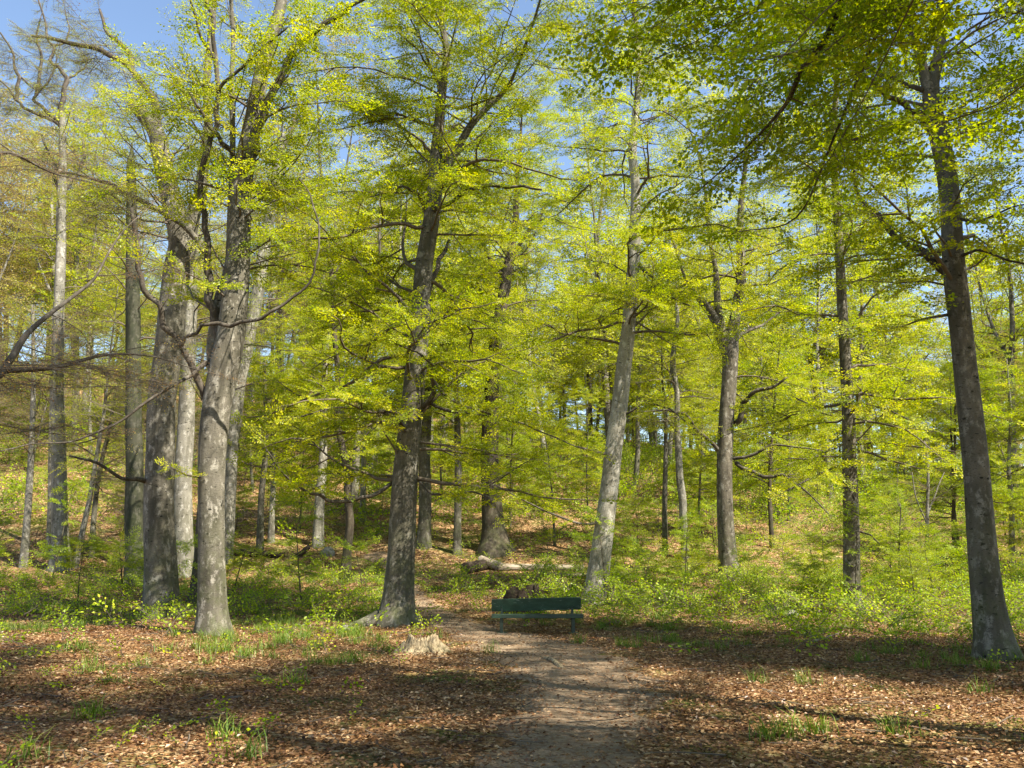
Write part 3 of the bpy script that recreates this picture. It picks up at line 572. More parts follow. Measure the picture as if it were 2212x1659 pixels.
# limbs that hang in from trees rooted beside the viewpoint, outside the frame
def side_tree(label, x, y, H, r0, seed, limbs, nb=70, hmin=5.0, bl=(3, 5.5), leaf=LEAF, kind='full'):
    r = np.random.default_rng(seed); base = np.array([x, y, float(terrain(x, y))])
    root = bpy.data.objects.new('beech_tree', None); COL.objects.link(root); root.location = base; tag(root, label, 'tree')
    tk, tw, lf = Acc(), Acc(), Acc(); n = int(H/0.8); P = base + np.cumsum(np.vstack([[0, 0, -0.2], np.stack([r.normal(0, 0.03, n), r.normal(0, 0.03, n), np.full(n, 0.8)], -1)]), 0)
    R = r0*(1-np.linspace(0, 1, n+1)*0.92)**0.8; L, RR = smooth_line(P, R, 0.3); tube(tk, L, RR, 20, trunk_rad(r, base[2], 0.5, 5))
    parts = [('trunk', tk, BARK, True)]
    for pts, ws, kd, gp in limbs:
        la = Acc(); Q_ = np.array([at(a, b, yy) for a, b, yy in pts]); i = int(np.argmin(np.linalg.norm(L-Q_[0]+[0, 0, 1.5], axis=1)))
        Q_ = np.vstack([L[i], (L[i]*0.55+Q_[0]*0.45)+[0, 0, 0.3], Q_]); l2, r2 = smooth_line(Q_, [0.09, 0.07]+list(ws), 0.15)
        tube(la, l2, r2, 9, trunk_rad(r, -50, 0, 5, 0.06)); parts.append(('limb', la, LIMB, True)); dress(tw, lf, kd, l2, r, True, 1.0, gp, 0.3, 0.02)
    for j in range(nb):
        i = int(r.uniform(0.02, 0.97)*len(L)); 
        if L[i, 2] < hmin: continue
        f = L[i, 2]/H; bough(tw, lf, kind, L[i], r.uniform(0, 2*pi), r.uniform(0, .4)+.5*f, r.uniform(*bl)*(1.1-.6*f), 0.045, r, True, 1.0)
    finish(root, parts+[('branches', tw, TWIG, True), ('crown', lf, leaf, False)])
side_tree('beech outside the right edge whose dark curved limb hangs in at the top right', 8.6, 4.6, 20, 0.30, 50,
          [([(1850, -120, 6.0), (1815, 10, 7.0), (1780, 90, 7.3), (1730, 150, 7.5), (1705, 215, 7.8), (1650, 280, 8.1), (1590, 340, 8.4), (1500, 420, 8.8)], [.036, .032, .030, .027, .022, .014, .010, .006], 'full', 0.17),
           ([(1990, -90, 6.8), (1900, 60, 7.6), (1800, 300, 8.4), (1720, 470, 9.0), (1600, 500, 9.6)], [.03, .02, .014, .01, .006], 'full', 0.22)], nb=46, hmin=11, leaf=LEAFD)
side_tree('beech outside the left edge whose bare budding limbs reach in at mid height', -9.3, 10.0, 15, 0.28, 51,
          [([(-40, 808, 10.4), (60, 798, 10.8), (130, 792, 11.1), (200, 772, 11.4), (250, 765, 11.8), (330, 770, 12.2), (430, 800, 12.6)], [.045, .036, .030, .024, .018, .012, .006], 'bare', 0.17),
           ([(-40, 830, 10.2), (20, 780, 10.4), (55, 725, 10.7), (105, 680, 11.0), (165, 635, 11.3), (205, 600, 11.6), (235, 545, 11.9), (270, 495, 12.2), (320, 450, 12.6)], [.05, .042, .036, .030, .024, .018, .014, .01, .006], 'bare', 0.2),
           ([(-60, 350, 11.0), (20, 330, 11.6), (110, 372, 12.4), (200, 395, 13.2)], [.03, .022, .014, .006], 'bare', 0.2)], nb=30, hmin=7, leaf=BUD, kind='bare')

# ------------------------------------------------------------------ wood around the clearing and on the hill
MID = [wild_tree(100+s, H, r0, hm, nb, bl, 'half' if s in (3,) else 'full', (LEAF, LEAFD, LEAF, LEAFP, LEAF)[s], (BARK, BARKD, BARK, BARKW, BARKD)[s], gap=0.3)
       for s, (H, r0, hm, nb, bl) in enumerate([(8, .07, 1.2, 46, (1.2, 2.8)), (10, .10, 1.6, 52, (1.4, 3.2)), (6, .045, .8, 36, (.9, 2.0)), (12, .12, 2.5, 52, (1.5, 3.4)), (7, .05, 1.0, 40, (1.0, 2.4))])]
FARK = [('far', LEAFP), ('far', LEAF), ('farthin', LEAFP), ('far', LEAFP), ('farthin', LEAF), ('farthin', LEAFP)]
FAR = [wild_tree(200+s, H, r0, hm, nb, (2.5, 5.5), FARK[s][0], FARK[s][1], (BARKW, BARKF, BARKW, BARK, BARKD, BARKW)[s], scale=1.6, gap=0.6, sides=8, fork=s in (1, 3, 5))
       for s, (H, r0, hm, nb) in enumerate([(17, .18, 5.0, 46), (20, .24, 6, 52), (18, .17, 4, 42), (15, .14, 3, 44), (21, .22, 7, 48), (19, .2, 5, 44)])]
BUDP = leafmat('budding_leaf', [(0, (0.26, 0.17, 0.05)), (0.5, (0.36, 0.30, 0.08)), (1, (0.42, 0.42, 0.05))], 0.4)
BUDF = [wild_tree(260+s_, 19, .19, 4.5, 52, (2.5, 5.0), 'farthin', BUDP, (BARKW, BARK)[s_], scale=1.5, gap=.5, sides=8, fork=True) for s_ in range(2)]
BUDM = [wild_tree(270+s_, 9, .08, 1.2, 60, (1.2, 2.8), 'twiggy', BUDP, BARK, gap=.26) for s_ in range(2)]
def zone(x, y): return 'left' if x/y < -0.2 else ('right' if x/y > 0.2 else 'middle')
def scatter(n, x_of, y0, y1, mind, seed, avoid=True):
    r = np.random.default_rng(seed); out = []; tries = 0
    while len(out) < n and tries < n*60:
        tries += 1; y = math.sqrt(r.uniform(y0*y0, y1*y1)); x = r.uniform(*x_of)*y
        if avoid and path_dist(x, y) < 0.9: continue
        if all((x-a)**2+(y-b)**2 > mind**2 for a, b in out): out.append((x, y))
    return out
MIDLAB = {'left': 'young leafy beech in the understorey left of the clearing', 'middle': 'young leafy beech in the understorey behind the bench', 'right': 'young leafy beech in the understorey at the right of the hill foot'}
for (x, y) in scatter(46, (-.72, .74), 34, 62, 2.8, 5):
    if y < 37.5 and -.06 < x/y < .02: continue
    k_ = int(rng.integers(0, 5)); z_ = zone(x, y)
    T_x = BUDM[k_ % 2] if x/y < -.30 and k_ in (0, 2, 4) else MID[k_]
    plant(T_x, 'young_beech', MIDLAB[z_], 'tree', 'young beeches in the understorey, '+z_, x, y, rng.uniform(0, 6.28), rng.uniform(.75, 1.15))
for (x, y) in scatter(60, (-.75, .75), 66, 125, 3.2, 15)+scatter(46, (-.1, .6), 72, 112, 2.4, 16):
    k_ = int(rng.integers(0, 5)); z_ = zone(x, y)
    plant(MID[k_], 'understorey_tree', 'low leafy tree far up the wooded slope, '+('at the left' if z_ == 'left' else 'behind the bench' if z_ == 'middle' else 'at the right'), 'tree', 'low leafy trees far up the slope, '+z_, x, y, rng.uniform(0, 6.28), rng.uniform(.9, 1.5))
plant(MID[3], 'beech_tree', 'unseen lightly leafed beech added right of the viewpoint to dapple the foreground', 'tree', None, 3.6, -.1, 1.0, 1.25)  # unseen tree added for foreground shade, thin crown lets sun patches through
TALL_SHADE = [wild_tree(160+s_, 25, .3, 12.5, 42, (3.6, 6.5), 'full', LEAF, BARK, scale=1.15, gap=.34) for s_ in range(2)]  # unseen high crowns, added to throw shade across the clearing
for q_, (x, y) in enumerate([(5.8, 3.0), (10.8, 8.4)]):
    plant(TALL_SHADE[q_ % 2], 'beech_tree', 'unseen tall high crowned beech added outside the right edge to shade the clearing', 'tree', 'unseen tall shade beeches outside the right edge', x, y, x*2.1+y)
FARLAB = {'left': 'distant pale trunked tree on the hillside at the left', 'middle': 'distant pale trunked tree on the hillside in the middle', 'right': 'distant pale trunked tree on the hillside at the right'}
for (x, y) in scatter(180, (-.80, .80), 48, 118, 2.7, 6):
    k_ = int(rng.integers(0, 6)); z_ = zone(x, y)
    if (x/y > .40 and k_ in (0, 2, 4)) or (x/y < -.38 and k_ in (2, 4)): continue
    T_x = BUDF[k_ % 2] if (x/y < -.33 and k_ != 1) or (x/y < -.1 and k_ in (0, 3)) or k_ == 5 and x/y > .15 else FAR[k_]
    plant(T_x, 'woodland_tree', FARLAB[z_], 'tree', 'woodland trees on the hillside, '+z_, x, y, rng.uniform(0, 6.28), rng.uniform(.95, 1.45))
# unseen trees added beside and behind the viewpoint to shade the clearing
SHADE = [wild_tree(150+s_, 17, .26, 6.0, 50, (2.6, 5.4), 'full', LEAF, BARK, scale=1.1, gap=.3, fork=bool(s_)) for s_ in range(2)]
for q_, (x, y) in enumerate([(7.6, -0.8), (12, -0.6), (-3.4, -2.0), (17, -3), (11, -7), (5, -6), (16, 9), (12, 10.5), (22, 4), (28, 9), (-7, 1), (26, 22), (22, -7)]):
    plant(SHADE[q_ % 2], 'beech_tree', 'unseen leafy beech added beside or behind the viewpoint to shade the clearing', 'tree', 'unseen shade beeches around the viewpoint', x, y, x*3.1+y, float(rng.uniform(.85, 1.1)))


# ------------------------------------------------------------------ undergrowth
SAP = [wild_tree(300+s, H, .012+.004*s, .3, nb, (.35, .9), 'full', (LEAF, HERB, LEAFD)[s % 3], BARKD, scale=.6, gap=.2, sides=5, lean=.12, upel=.3) for s, (H, nb) in enumerate([(1.4, 8), (2.0, 12), (2.6, 15), (1.0, 6), (3.2, 18), (1.7, 10)])]
SAPL = {'left': 'knee to head high green sapling in the undergrowth at the left', 'middle': 'knee to head high green sapling in the undergrowth behind the bench', 'right': 'knee to head high green sapling in the undergrowth at the right'}
sp_ = scatter(78, (-.66, .70), 25, 38, .9, 7) + scatter(80, (-.66, .70), 38, 56, 1.0, 8) + scatter(14, (.05, .5), 22, 30, .9, 10)
for (x, y) in sp_:
    if y < 38 and -.07 < x/y < .085: continue
    k_ = int(rng.integers(0, 6)); z_ = zone(x, y)
    plant(SAP[k_], 'sapling', SAPL[z_], 'sapling', 'saplings in the undergrowth, '+z_, x, y, rng.uniform(0, 6.28), rng.uniform(.7, 1.2), 0.02)

def herb_density(x, y):
    n = 0.5+0.5*fnoise(x, y, 0.55, 21); n2 = 0.5+0.5*fnoise(x, y, 1.6, 22); d = np.zeros_like(x)
    d = np.where(y > 20.5, 0.30+0.5*n, d)
    d = np.where((y > 20.5) & (x > 0.5) & (y < 33), 1.6, d)
    d = np.where((x < -3.5) & (y > 14), np.maximum(np.where(y < 21, 0, d), 0.08+0.25*n), d)
    d = np.where((x < -5.0) & (y > 11) & (y <= 15), 0.35*n, d)
    d = np.where((x < -2.2) & (y < 9.5), 0.42*n2, d)
    d = np.where((x > 5.0) & (y > 15) & (y < 21), np.maximum(d, 0.75), d)
    d = np.where((y > 34) & (x < .12*y), d*.55, d)
    d = np.where((x < -1.5) & (y > 13.5) & (y < 21), np.maximum(d, .22*n2), d)
    d = np.where((d < 0.05), 0.035*n2, d)
    for px_, py_, rad in ((912, 1410, 1.1), (850, 1362, .9), (1150, 1375, 1.2), (2150, 1440, .8), (460, 1385, .7)):
        Pc = hit(px_, py_); d = np.where(np.hypot(x-Pc[0], y-Pc[1]) < rad, 0, d)
    return np.clip(d*np.clip(n2*1.6, 0.15, 1), 0, 1)
r = np.random.default_rng(31)
def field(n, y0, y1, half=0.68, pad=1.0):
    y = np.sqrt(r.uniform(y0*y0, y1*y1, n)); x = r.uniform(-1, 1, n)*(half*y+pad); return x, y
hs, hl = Acc(), Acc()
x, y = field(44000, 5.5, 75); keep = (r.random(len(x)) < herb_density(x, y)) & (path_dist(x, y) > 0.05)
x, y = x[keep], y[keep]; m = len(x); a = r.uniform(0, 2*pi, m); e = r.uniform(0.0, 0.9, m); hgt = r.uniform(0.02, 0.45, m)*np.clip((y-8)/14, 0.12, 1)*np.where(x < 0.3, np.where(y < 21, 0.25, 0.6), 1.25)
put_sprays(hs, hl, 'herb', np.stack([x, y, terrain(x, y)+hgt], -1), np.stack([cos(a)*cos(e), sin(a)*cos(e), sin(e)], -1), np.where(y < 14, r.uniform(0.18, 0.42, m), r.uniform(0.35, 0.75, m)*np.clip(y/45, 1, 1.8)), r)
x, y = field(11000, 40, 115, .72); kp = (r.random(len(x)) < np.clip(.45+.5*fnoise(x, y, .25, 61), .05, 1)) & (path_dist(x, y) > .3); x, y = x[kp], y[kp]; m = len(x); a = r.uniform(0, 2*pi, m); e = r.uniform(0, 1.2, m)
put_sprays(hs, hl, 'herb', np.stack([x, y, terrain(x, y)+r.uniform(.05, 1.0, m)], -1), np.stack([cos(a)*cos(e), sin(a)*cos(e), sin(e)], -1), r.uniform(.9, 1.7, m), r)
o = tag(link('undergrowth', hl.mesh('undergrowth', HERB, smooth=False)), 'low green herbs and seedlings spreading over the forest floor', 'undergrowth', kind='stuff')
o2 = link('stems', hs.mesh('stems', TWIG), o)

# fallen leaves
def litter(n, y0, y1, L0):
    x, y = field(n, y0, y1, 0.72, 1.5); pd = path_dist(x, y)
    keep = r.random(n) < np.where(pd < -0.45, 0.11, np.where(pd < -0.15, 0.34, np.where(pd < 0.05, 0.65, 1.0))); x, y = x[keep], y[keep]; m = len(x)
    a = r.uniform(0, 2*pi, m); e = r.normal(0, 0.28, m); d = np.stack([cos(a)*cos(e), sin(a)*cos(e), sin(e)], -1)
    nr = norm(np.stack([r.normal(0, .35, m), r.normal(0, .35, m), np.ones(m)], -1)); L = L0*r.uniform(0.6, 1.3, m)
    P = np.stack([x, y, terrain(x, y)+0.012+r.uniform(0, 0.03, m)], -1)
    v, q = leaf_quads(P, d, nr, L, L*r.uniform(.5, .75, m), r)
    v = v.reshape(-1, 4, 3); v[:, :, 2] = np.maximum(v[:, :, 2], (terrain(v[:, :, 0], v[:, :, 1])+0.014)); return v.reshape(-1, 3), q, np.clip(r.normal(0.48, 0.26, m) + 0.10*fnoise(x, y, 1.2, 77) + 0.10*fnoise(x, y, 4.2, 78), 0, 1)
la = Acc()
for n_, y0, y1, L0 in ((90000, 4.5, 12, .045), (100000, 12, 20, .050), (60000, 20, 32, .075), (30000, 32, 60, .12)):
    la.add(*litter(n_, y0, y1, L0))
tag(link('leaf_litter', la.mesh('leaf_litter', DRY, smooth=False)), 'dry brown beech leaves covering the ground of the clearing', 'fallen leaves', kind='stuff')

pb = Acc(); r4 = np.random.default_rng(92); ii = r4.integers(0, len(pth), 1500); th = np.linspace(0, 2*pi, 6, endpoint=False)
for k_ in ii:
    if pth[k_, 1] > 24: continue
    u = r4.uniform(-.55, .55); c_ = pth[k_]+Nn[k_]*u*pw[k_]+np.append(r4.normal(0, .2, 2), 0); z_ = float(terrain(c_[0], c_[1])); w_ = r4.gamma(2, .006)+.006
    rr = w_*r4.uniform(.7, 1.2, 6); a_ = r4.uniform(0, 6)
    v = np.concatenate([np.stack([c_[0]+rr*cos(th+a_), c_[1]+rr*sin(th+a_)*.8, np.full(6, z_+.006)], -1), np.stack([c_[0]+rr*.6*cos(th+a_), c_[1]+rr*.5*sin(th+a_), np.full(6, z_+.014+w_*.45)], -1)])
    q = [[j_, (j_+1) % 6, 6+(j_+1) % 6, 6+j_] for j_ in range(6)]+[[6, 7, 8, 9], [6, 9, 10, 11]]; pb.add(v, np.array(q))
tag(link('pebbles', pb.mesh('pebbles', pathmat())), 'small stones trodden into the earth of the path', 'pebbles', kind='stuff')
tk_ = Acc(); tx, ty = field(1500, 5.0, 26, 0.68, 0.6); r3 = np.random.default_rng(91)
for x_, y_ in zip(tx, ty):
    a_ = r3.uniform(0, 6.28); ln = r3.uniform(.08, .45)*(1 if r3.random() < .9 else 2.2); t = np.linspace(-.5, .5, 5); bx = x_+cos(a_)*ln*t+r3.normal(0, .008, 5); by = y_+sin(a_)*ln*t+r3.normal(0, .008, 5)
    tube(tk_, np.stack([bx, by, terrain(bx, by)+.035+r3.uniform(0, .02)+t*r3.normal(0, .06)], -1), np.linspace(.006, .0025, 5)*r3.uniform(.6, 1.5), 4, cap=False)
tag(link('fallen_twigs', tk_.mesh('fallen_twigs', TWIG)), 'thin broken twigs scattered over the fallen leaves', 'twigs', kind='stuff')
# grass tufts
gr = Acc(); tx, ty = field(2600, 5.5, 34, 0.66, 0.5)
dens = np.where((ty > 14) & ((tx < -2.5) | (ty > 19)), 0.9, np.where(ty > 13, 0.45, 0.05))*np.clip(0.4+fnoise(tx, ty, .7, 55), 0.05, 1); kp = (r.random(len(tx)) < dens) & (path_dist(tx, ty) > -0.05)
tufts = list(zip(tx[kp], ty[kp]))
for px_, py_ in [(60, 1640), (480, 1600), (540, 1640), (640, 1480), (1700, 1590), (1760, 1590), (2110, 1500), (2150, 1450), (2080, 1440), (1660, 1600), (1060, 1412), (600, 1350), (780, 1340), (1930, 1590), (2190, 1430), (2050, 1430), (2010, 1290), (560, 1370), (1640, 1350), (1740, 1480)]:
    P = hit(px_, py_); tufts.append((P[0], P[1]))
for (x_, y_) in tufts:
    m = int(r.integers(30, 80)); bx = x_+r.normal(0, .09, m); by = y_+r.normal(0, .09, m); a = r.uniform(0, 2*pi, m); h = r.uniform(.06, .24, m); ln = h*r.uniform(.3, 1.4, m); w = r.uniform(.003, .006, m)
    B = np.stack([bx, by, terrain(bx, by)], -1); D = np.stack([cos(a), sin(a), 0*a], -1); Sd = np.stack([-sin(a), cos(a), 0*a], -1)*w[:, None]
    M_ = B + D*(ln*.35)[:, None] + np.array([0, 0, 1])*(h*.65)[:, None]; T2 = B + D*ln[:, None] + np.array([0, 0, 1])*h[:, None]
    v = np.stack([B-Sd, B+Sd, M_+Sd*.8, M_-Sd*.8, T2], 1).reshape(-1, 3); i = np.arange(m)*5
    q = np.concatenate([np.stack([i, i+1, i+2, i+3], -1)]); gr.add(v, q, r.random(m))
    v2 = np.stack([M_-Sd*.8, M_+Sd*.8, T2+Sd*.15, T2-Sd*.15], 1).reshape(-1, 3); gr.add(v2, np.arange(m*4).reshape(-1, 4), r.random(m))
tag(link('grass', gr.mesh('grass', GRASS, smooth=False)), 'dark green grass tufts between the fallen leaves', 'grass', kind='stuff')

# ------------------------------------------------------------------ bench
def box(acc, cx, cy, cz, sx, sy, sz, rx=0.0, n=(1, 1, 1), bev=0.006):
    hx, hy, hz = sx/2, sy/2, sz/2; b = bev
    # rounded box: octagonal section along x
    sec = [(-hy+b, -hz), (hy-b, -hz), (hy, -hz+b), (hy, hz-b), (hy-b, hz), (-hy+b, hz), (-hy, hz-b), (-hy, -hz+b)]
    xs = [-hx, -hx+b] + list(np.linspace(-hx+b, hx-b, n[0]+1)[1:-1]) + [hx-b, hx]; V = []
    for x_ in xs:
        k_ = 1 - (b/min(hy, hz)*0.8 if abs(x_) == hx else 0)
        for (y_, z_) in sec: V.append((x_, y_*k_, z_*k_))
    V = np.array(V); c_, s_ = cos(rx), sin(rx)
    V = np.stack([V[:, 0]+cx, V[:, 1]*c_-V[:, 2]*s_+cy, V[:, 1]*s_+V[:, 2]*c_+cz], -1); Q = []
    for a in range(len(xs)-1):
        for k_ in range(8): Q.append((a*8+k_, a*8+(k_+1) % 8, a*8+8+(k_+1) % 8, a*8+8+k_))
    e = (len(xs)-1)*8
    for o_, rv in ((0, 1), (e, 0)):
        for t in ((0, 1, 2, 3), (0, 3, 4, 7), (4, 5, 6, 7)): q = [o_+k_ for k_ in t]; Q.append(tuple(reversed(q)) if not rv else tuple(q))
    acc.add(V, np.array(Q))
def paintmat(name, base, worn, wood, thr=0.62):
    m, n, l = mat(name); b = n['Principled BSDF']; b.inputs['Roughness'].default_value = 0.5
    tc = n.new('ShaderNodeTexCoord').outputs['Object']
    n1 = noise(n, l, tc, 3.0, 6, 0.7, (1, 3, 3)); c1 = mix(n, l, ramp(n, l, n1, [(0.45, (0, 0, 0)), (0.66, (1, 1, 1))]), base, worn)
    n2 = noise(n, l, tc, 9.0, 6, 0.8, (0.6, 3, 3)); c2 = mix(n, l, ramp(n, l, n2, [(thr, (0, 0, 0)), (thr+.03, (1, 1, 1))]), c1, wood)
    l.new(c2, b.inputs['Base Color']); bump(n, l, n2, 0.3, 0.004, b); return m
PAINT = paintmat('green_paint', (0.009, 0.033, 0.016), (0.022, 0.062, 0.038), (0.13, 0.17, 0.14), .60)
PAINTD = paintmat('dark_green_paint', (0.008, 0.022, 0.013), (0.02, 0.05, 0.028), (0.05, 0.05, 0.032))
LEGM = paintmat('leg_paint', (0.014, 0.028, 0.016), (0.03, 0.045, 0.028), (0.06, 0.055, 0.035))
bl_, br_ = hit(1083, 1368), hit(1237, 1368); bc = (bl_+br_)/2; pxm = cdepth(bc)/F
bc[2] = terrain(bc[0], bc[1]); root = bpy.data.objects.new('park_bench', None); COL.objects.link(root); root.location = bc
tag(root, 'green painted wooden bench with one tilted back board beside the path', 'bench')
wb = 196*pxm; seat_z = (1370-1334)*pxm + 0.0; back_c = (1370-1311)*pxm; bh = 27*pxm
def bpart(nm, m_, *boxes, smooth=True, rot=0.0, lab=None):
    a = Acc()
    for b_ in boxes: box(a, *b_[:6], rx=b_[6] if len(b_) > 6 else 0.0, bev=0.008)
    o = link(nm, a.mesh(nm, m_, smooth=False), root); o.rotation_euler[1] = rot
    if lab: o['label'] = lab
    return o
bpart('backrest', PAINT, (0.0, 0.13, back_c, wb, 0.035, bh, 0.18), rot=-0.022, lab='turquoise green back board with pale worn patches')
bpart('seat', PAINTD, (0, -0.17, seat_z, wb*1.005, 0.19, 0.085), (0.01, 0.03, seat_z+0.004, wb*1.0, 0.17, 0.06))
lx = (1237-1083)/2*pxm
for sx in (-1, 1):
    for dz in (-.06, .06):
        ba = Acc(); tube(ba, np.array([[sx*lx, .15, back_c+dz], [sx*lx, .10, back_c+dz+.004]]), [.013, .012], 8); link('bolt', ba.mesh('bolt', LEGM), root)
for sx in (-1, 1):
    bpart('leg', LEGM, (sx*lx, -0.17, seat_z/2-0.06, 0.07, 0.085, seat_z+0.07))
    bpart('support', LEGM, (sx*lx, 0.155, (back_c+bh*0.3)/2-0.05, 0.05, 0.06, back_c+bh*0.3+0.08, 0.0), (sx*lx, -0.04, seat_z-0.045, 0.048, 0.37, 0.045))
    bpart('footing', LEGM, (sx*lx, -0.15, -0.01, 0.22, 0.20, 0.07))

# ------------------------------------------------------------------ stump, logs, roots, stones
def woodmat(name, a_, b_, c_, stretch=(1, 1, 0.12), sc=24):
    m, n, l = mat(name); b = n['Principled BSDF']; b.inputs['Roughness'].default_value = 0.9; b.inputs['Specular IOR Level'].default_value = 0.2
    tc = n.new('ShaderNodeTexCoord').outputs['Object']; n1 = noise(n, l, tc, sc, 6, 0.65, stretch)
    c1 = ramp(n, l, n1, [(0.32, a_), (0.5, b_), (0.68, c_)]); n2 = noise(n, l, tc, 3, 5, 0.7)
    c2 = mix(n, l, ramp(n, l, n2, [(0.55, (0, 0, 0)), (0.75, (0.7, 0.7, 0.7))]), c1, (0.09, 0.10, 0.03)); l.new(c2, b.inputs['Base Color']); bump(n, l, n1, 0.9, 0.02, b); return m
STUMPM = woodmat('weathered_wood', (0.02, 0.014, 0.009), (0.24, 0.185, 0.11), (0.42, 0.345, 0.225))
LOGM = woodmat('pale_log', (0.05, 0.04, 0.028), (0.19, 0.155, 0.115), (0.35, 0.30, 0.24), (0.12, 1, 1), 12)
LOGD = woodmat('dark_log', (0.012, 0.009, 0.006), (0.04, 0.028, 0.02), (0.085, 0.065, 0.045), (0.15, 1, 1), 14)
P = hit(912, 1410); zb = float(terrain(P[0], P[1])); pm = cdepth(P)/F
r = np.random.default_rng(70); th = np.linspace(0, 2*pi, 120, endpoint=False); hs_ = np.linspace(0, 1, 18)
rb, rt, hh = 58*pm, 30*pm, 35*pm
fl = np.abs(sin(th*5.5+1))**0.6*0.10 + 0.07*sin(th*3+2) + 0.05*r.normal(0, 1, 120)*0.6
top = 1 + 0.10*sin(th*2+1) + 0.16*r.normal(0, .5, 120) - 0.35*np.exp(-((th-5.6)/0.35)**2)
V = []
for h_ in hs_:
    rad = (rt + (rb-rt)*(1-h_)**1.7)*(1+fl*(1-0.4*h_)); V.append(np.stack([rad*cos(th)-0.10*(1-h_)*0, rad*sin(th)*0.9, h_*hh*top], -1))
inner = V[-1]*np.array([.72, .72, 1]) - np.array([0, 0, .05]); V.append(inner); V.append(inner*np.array([.5, .5, 1]) - np.array([0, 0, .14])); V.append(inner*np.array([.02, .02, 1])*np.array([1, 1, .5]))
V = np.concatenate(V); nr_ = len(hs_)+3; i = np.arange(nr_-1)[:, None]*120; j = np.arange(120)[None]; k_ = (j+1) % 120
Q = np.stack([i+j, i+k_, i+120+k_, i+120+j], -1).reshape(-1, 4); a = Acc(); a.add(V, Q)
root = bpy.data.objects.new('tree_stump', None); COL.objects.link(root); root.location = (P[0], P[1], zb-0.03); tag(root, 'pale splintered tree stump beside the path in front of the buttressed beech', 'stump')
link('stump_wood', a.mesh('stump_wood', STUMPM), root)
for (azd, ln, w0) in [(200, .42, .085), (235, .30, .07), (-10, .34, .08), (300, .28, .06), (25, .5, .06), (165, .34, .06)]:
    az = math.radians(azd); a = Acc(); t = np.linspace(0, 1, 7); rr = rb*.6 + ln*t
    tube(a, np.stack([rr*cos(az+.25*t), rr*sin(az+.25*t)*.9, .16*(1-t)**1.6+.005-.05*t], -1), w0*(1-t*.75), 8, trunk_rad(r, -50, 0, 5, .12)); link('root', a.mesh('root', STUMPM), root)
def log_(name, label, A, B, rA, rB, Y_off=0, mat_=LOGM, cat='log', seed=0, zoff=0.0, rough=.06, arch=0.0):
    r = np.random.default_rng(seed); A = np.array(A, float); B = np.array(B, float); n = 14; t = np.linspace(0, 1, n)[:, None]
    P = A*(1-t)+B*t + np.concatenate([r.normal(0, .012, (n, 2)), np.zeros((n, 1))], 1); P[:, 2] += arch*sin(pi*t[:, 0]); c0 = P.mean(0); R = rA*(1-t[:, 0])+rB*t[:, 0]
    P2 = np.vstack([P[0]+(P[1]-P[0])*.02, P[0], P[1:-1], P[-1], P[-1]-(P[-1]-P[-2])*.02]); R2 = np.concatenate([[R[0]*.02], R, [R[-1]*.02]])
    a = Acc(); T0 = norm(P[-1]-P[0]); aa = np.array([0, 0, 1.0]); N0 = norm(np.cross(T0, aa)); B0 = np.cross(T0, N0); th = np.linspace(0, 2*pi, 18, endpoint=False)
    ph = r.uniform(0, 6, 5); rr = R2[:, None]*(1+rough*(sin(2*th+ph[0])+.7*sin(3*th+ph[1])+.6*sin(5*th+ph[2]))[None]+rough*.4*r.normal(0, 1, (len(P2), 18)))
    V = P2[:, None]+rr[..., None]*(cos(th)[None, :, None]*N0+sin(th)[None, :, None]*B0); i = np.arange(len(P2)-1)[:, None]*18; j = np.arange(18)[None]; k_ = (j+1) % 18
    a.add(V.reshape(-1, 3), np.stack([i+j, i+k_, i+18+k_, i+18+j], -1).reshape(-1, 4)); c0[2] = min(A[2], B[2])
    me = a.mesh(name, mat_, c0, smooth=True)
    return tag(link(name, me, None, c0), label, cat)
def gp(px_, py_, up_=0.0):
    P = hit(px_, py_); P[2] = terrain(P[0], P[1])+up_; return P
log_('fallen_log', 'long pale fallen log lying behind the bench, left of the leaning beech', gp(1070, 1232, .10), gp(1262, 1232, .09), .17, .13, mat_=LOGM, seed=1)
log_('fallen_log', 'short thick log chunk tilted up at the left end of the long pale log', gp(1085, 1234, .12), gp(1036, 1228, .36), .20, .18, mat_=LOGM, seed=2)
log_('fallen_log', 'mossy log with a dark brown cut end facing the path', gp(1003, 1240, .2), gp(1060, 1228, .2), .24, .2, mat_=LOGD, seed=3)
log_('fallen_log', 'thin pale log in the greenery nearer than the long pale log', gp(1165, 1246, .09), gp(1275, 1250, .09), .10, .09, seed=4)
log_('fallen_log', 'short pale log section right of the leaning beech', gp(1312, 1246, .12), gp(1362, 1252, .10), .14, .12, seed=5)
log_('fallen_log', 'dark mossy log along the foot of the sunny bank left of the path', gp(500, 1200, .12), gp(612, 1206, .10), .18, .13, mat_=LOGD, seed=6)
log_('fallen_log', 'dark log half raised against the bank left of the thin crooked tree', gp(640, 1206, .05), gp(668, 1196, .30), .12, .10, mat_=LOGD, seed=7)
log_('fallen_branch', 'pale dead branch lying among bright seedlings at the right', gp(1752, 1392, .03), gp(1824, 1372, .07), .028, .014, seed=8, cat='branch')
log_('fallen_log', 'dark hollow log end in shade left of the slender right trunk', gp(1690, 1324, .1), gp(1755, 1322, .12), .17, .19, mat_=LOGD, seed=9)
log_('fallen_log', 'half buried brown log in the shaded greenery right of the oak', gp(1735, 1262, .12), gp(1790, 1262, .1), .16, .12, mat_=LOGD, seed=10)
log_('path_root', 'grey root rising from the bare earth of the path', gp(1168, 1420, -.01), gp(1218, 1446, -.01), .03, .04, mat_=STUMPM, seed=11, cat='root', arch=.05)
log_('broken_stub', 'thin pale broken stub standing left of the hollow log', gp(1771, 1332, -.02), gp(1771, 1332, .3)+[.01, 0, 0], .025, .018, seed=12, cat='stub')
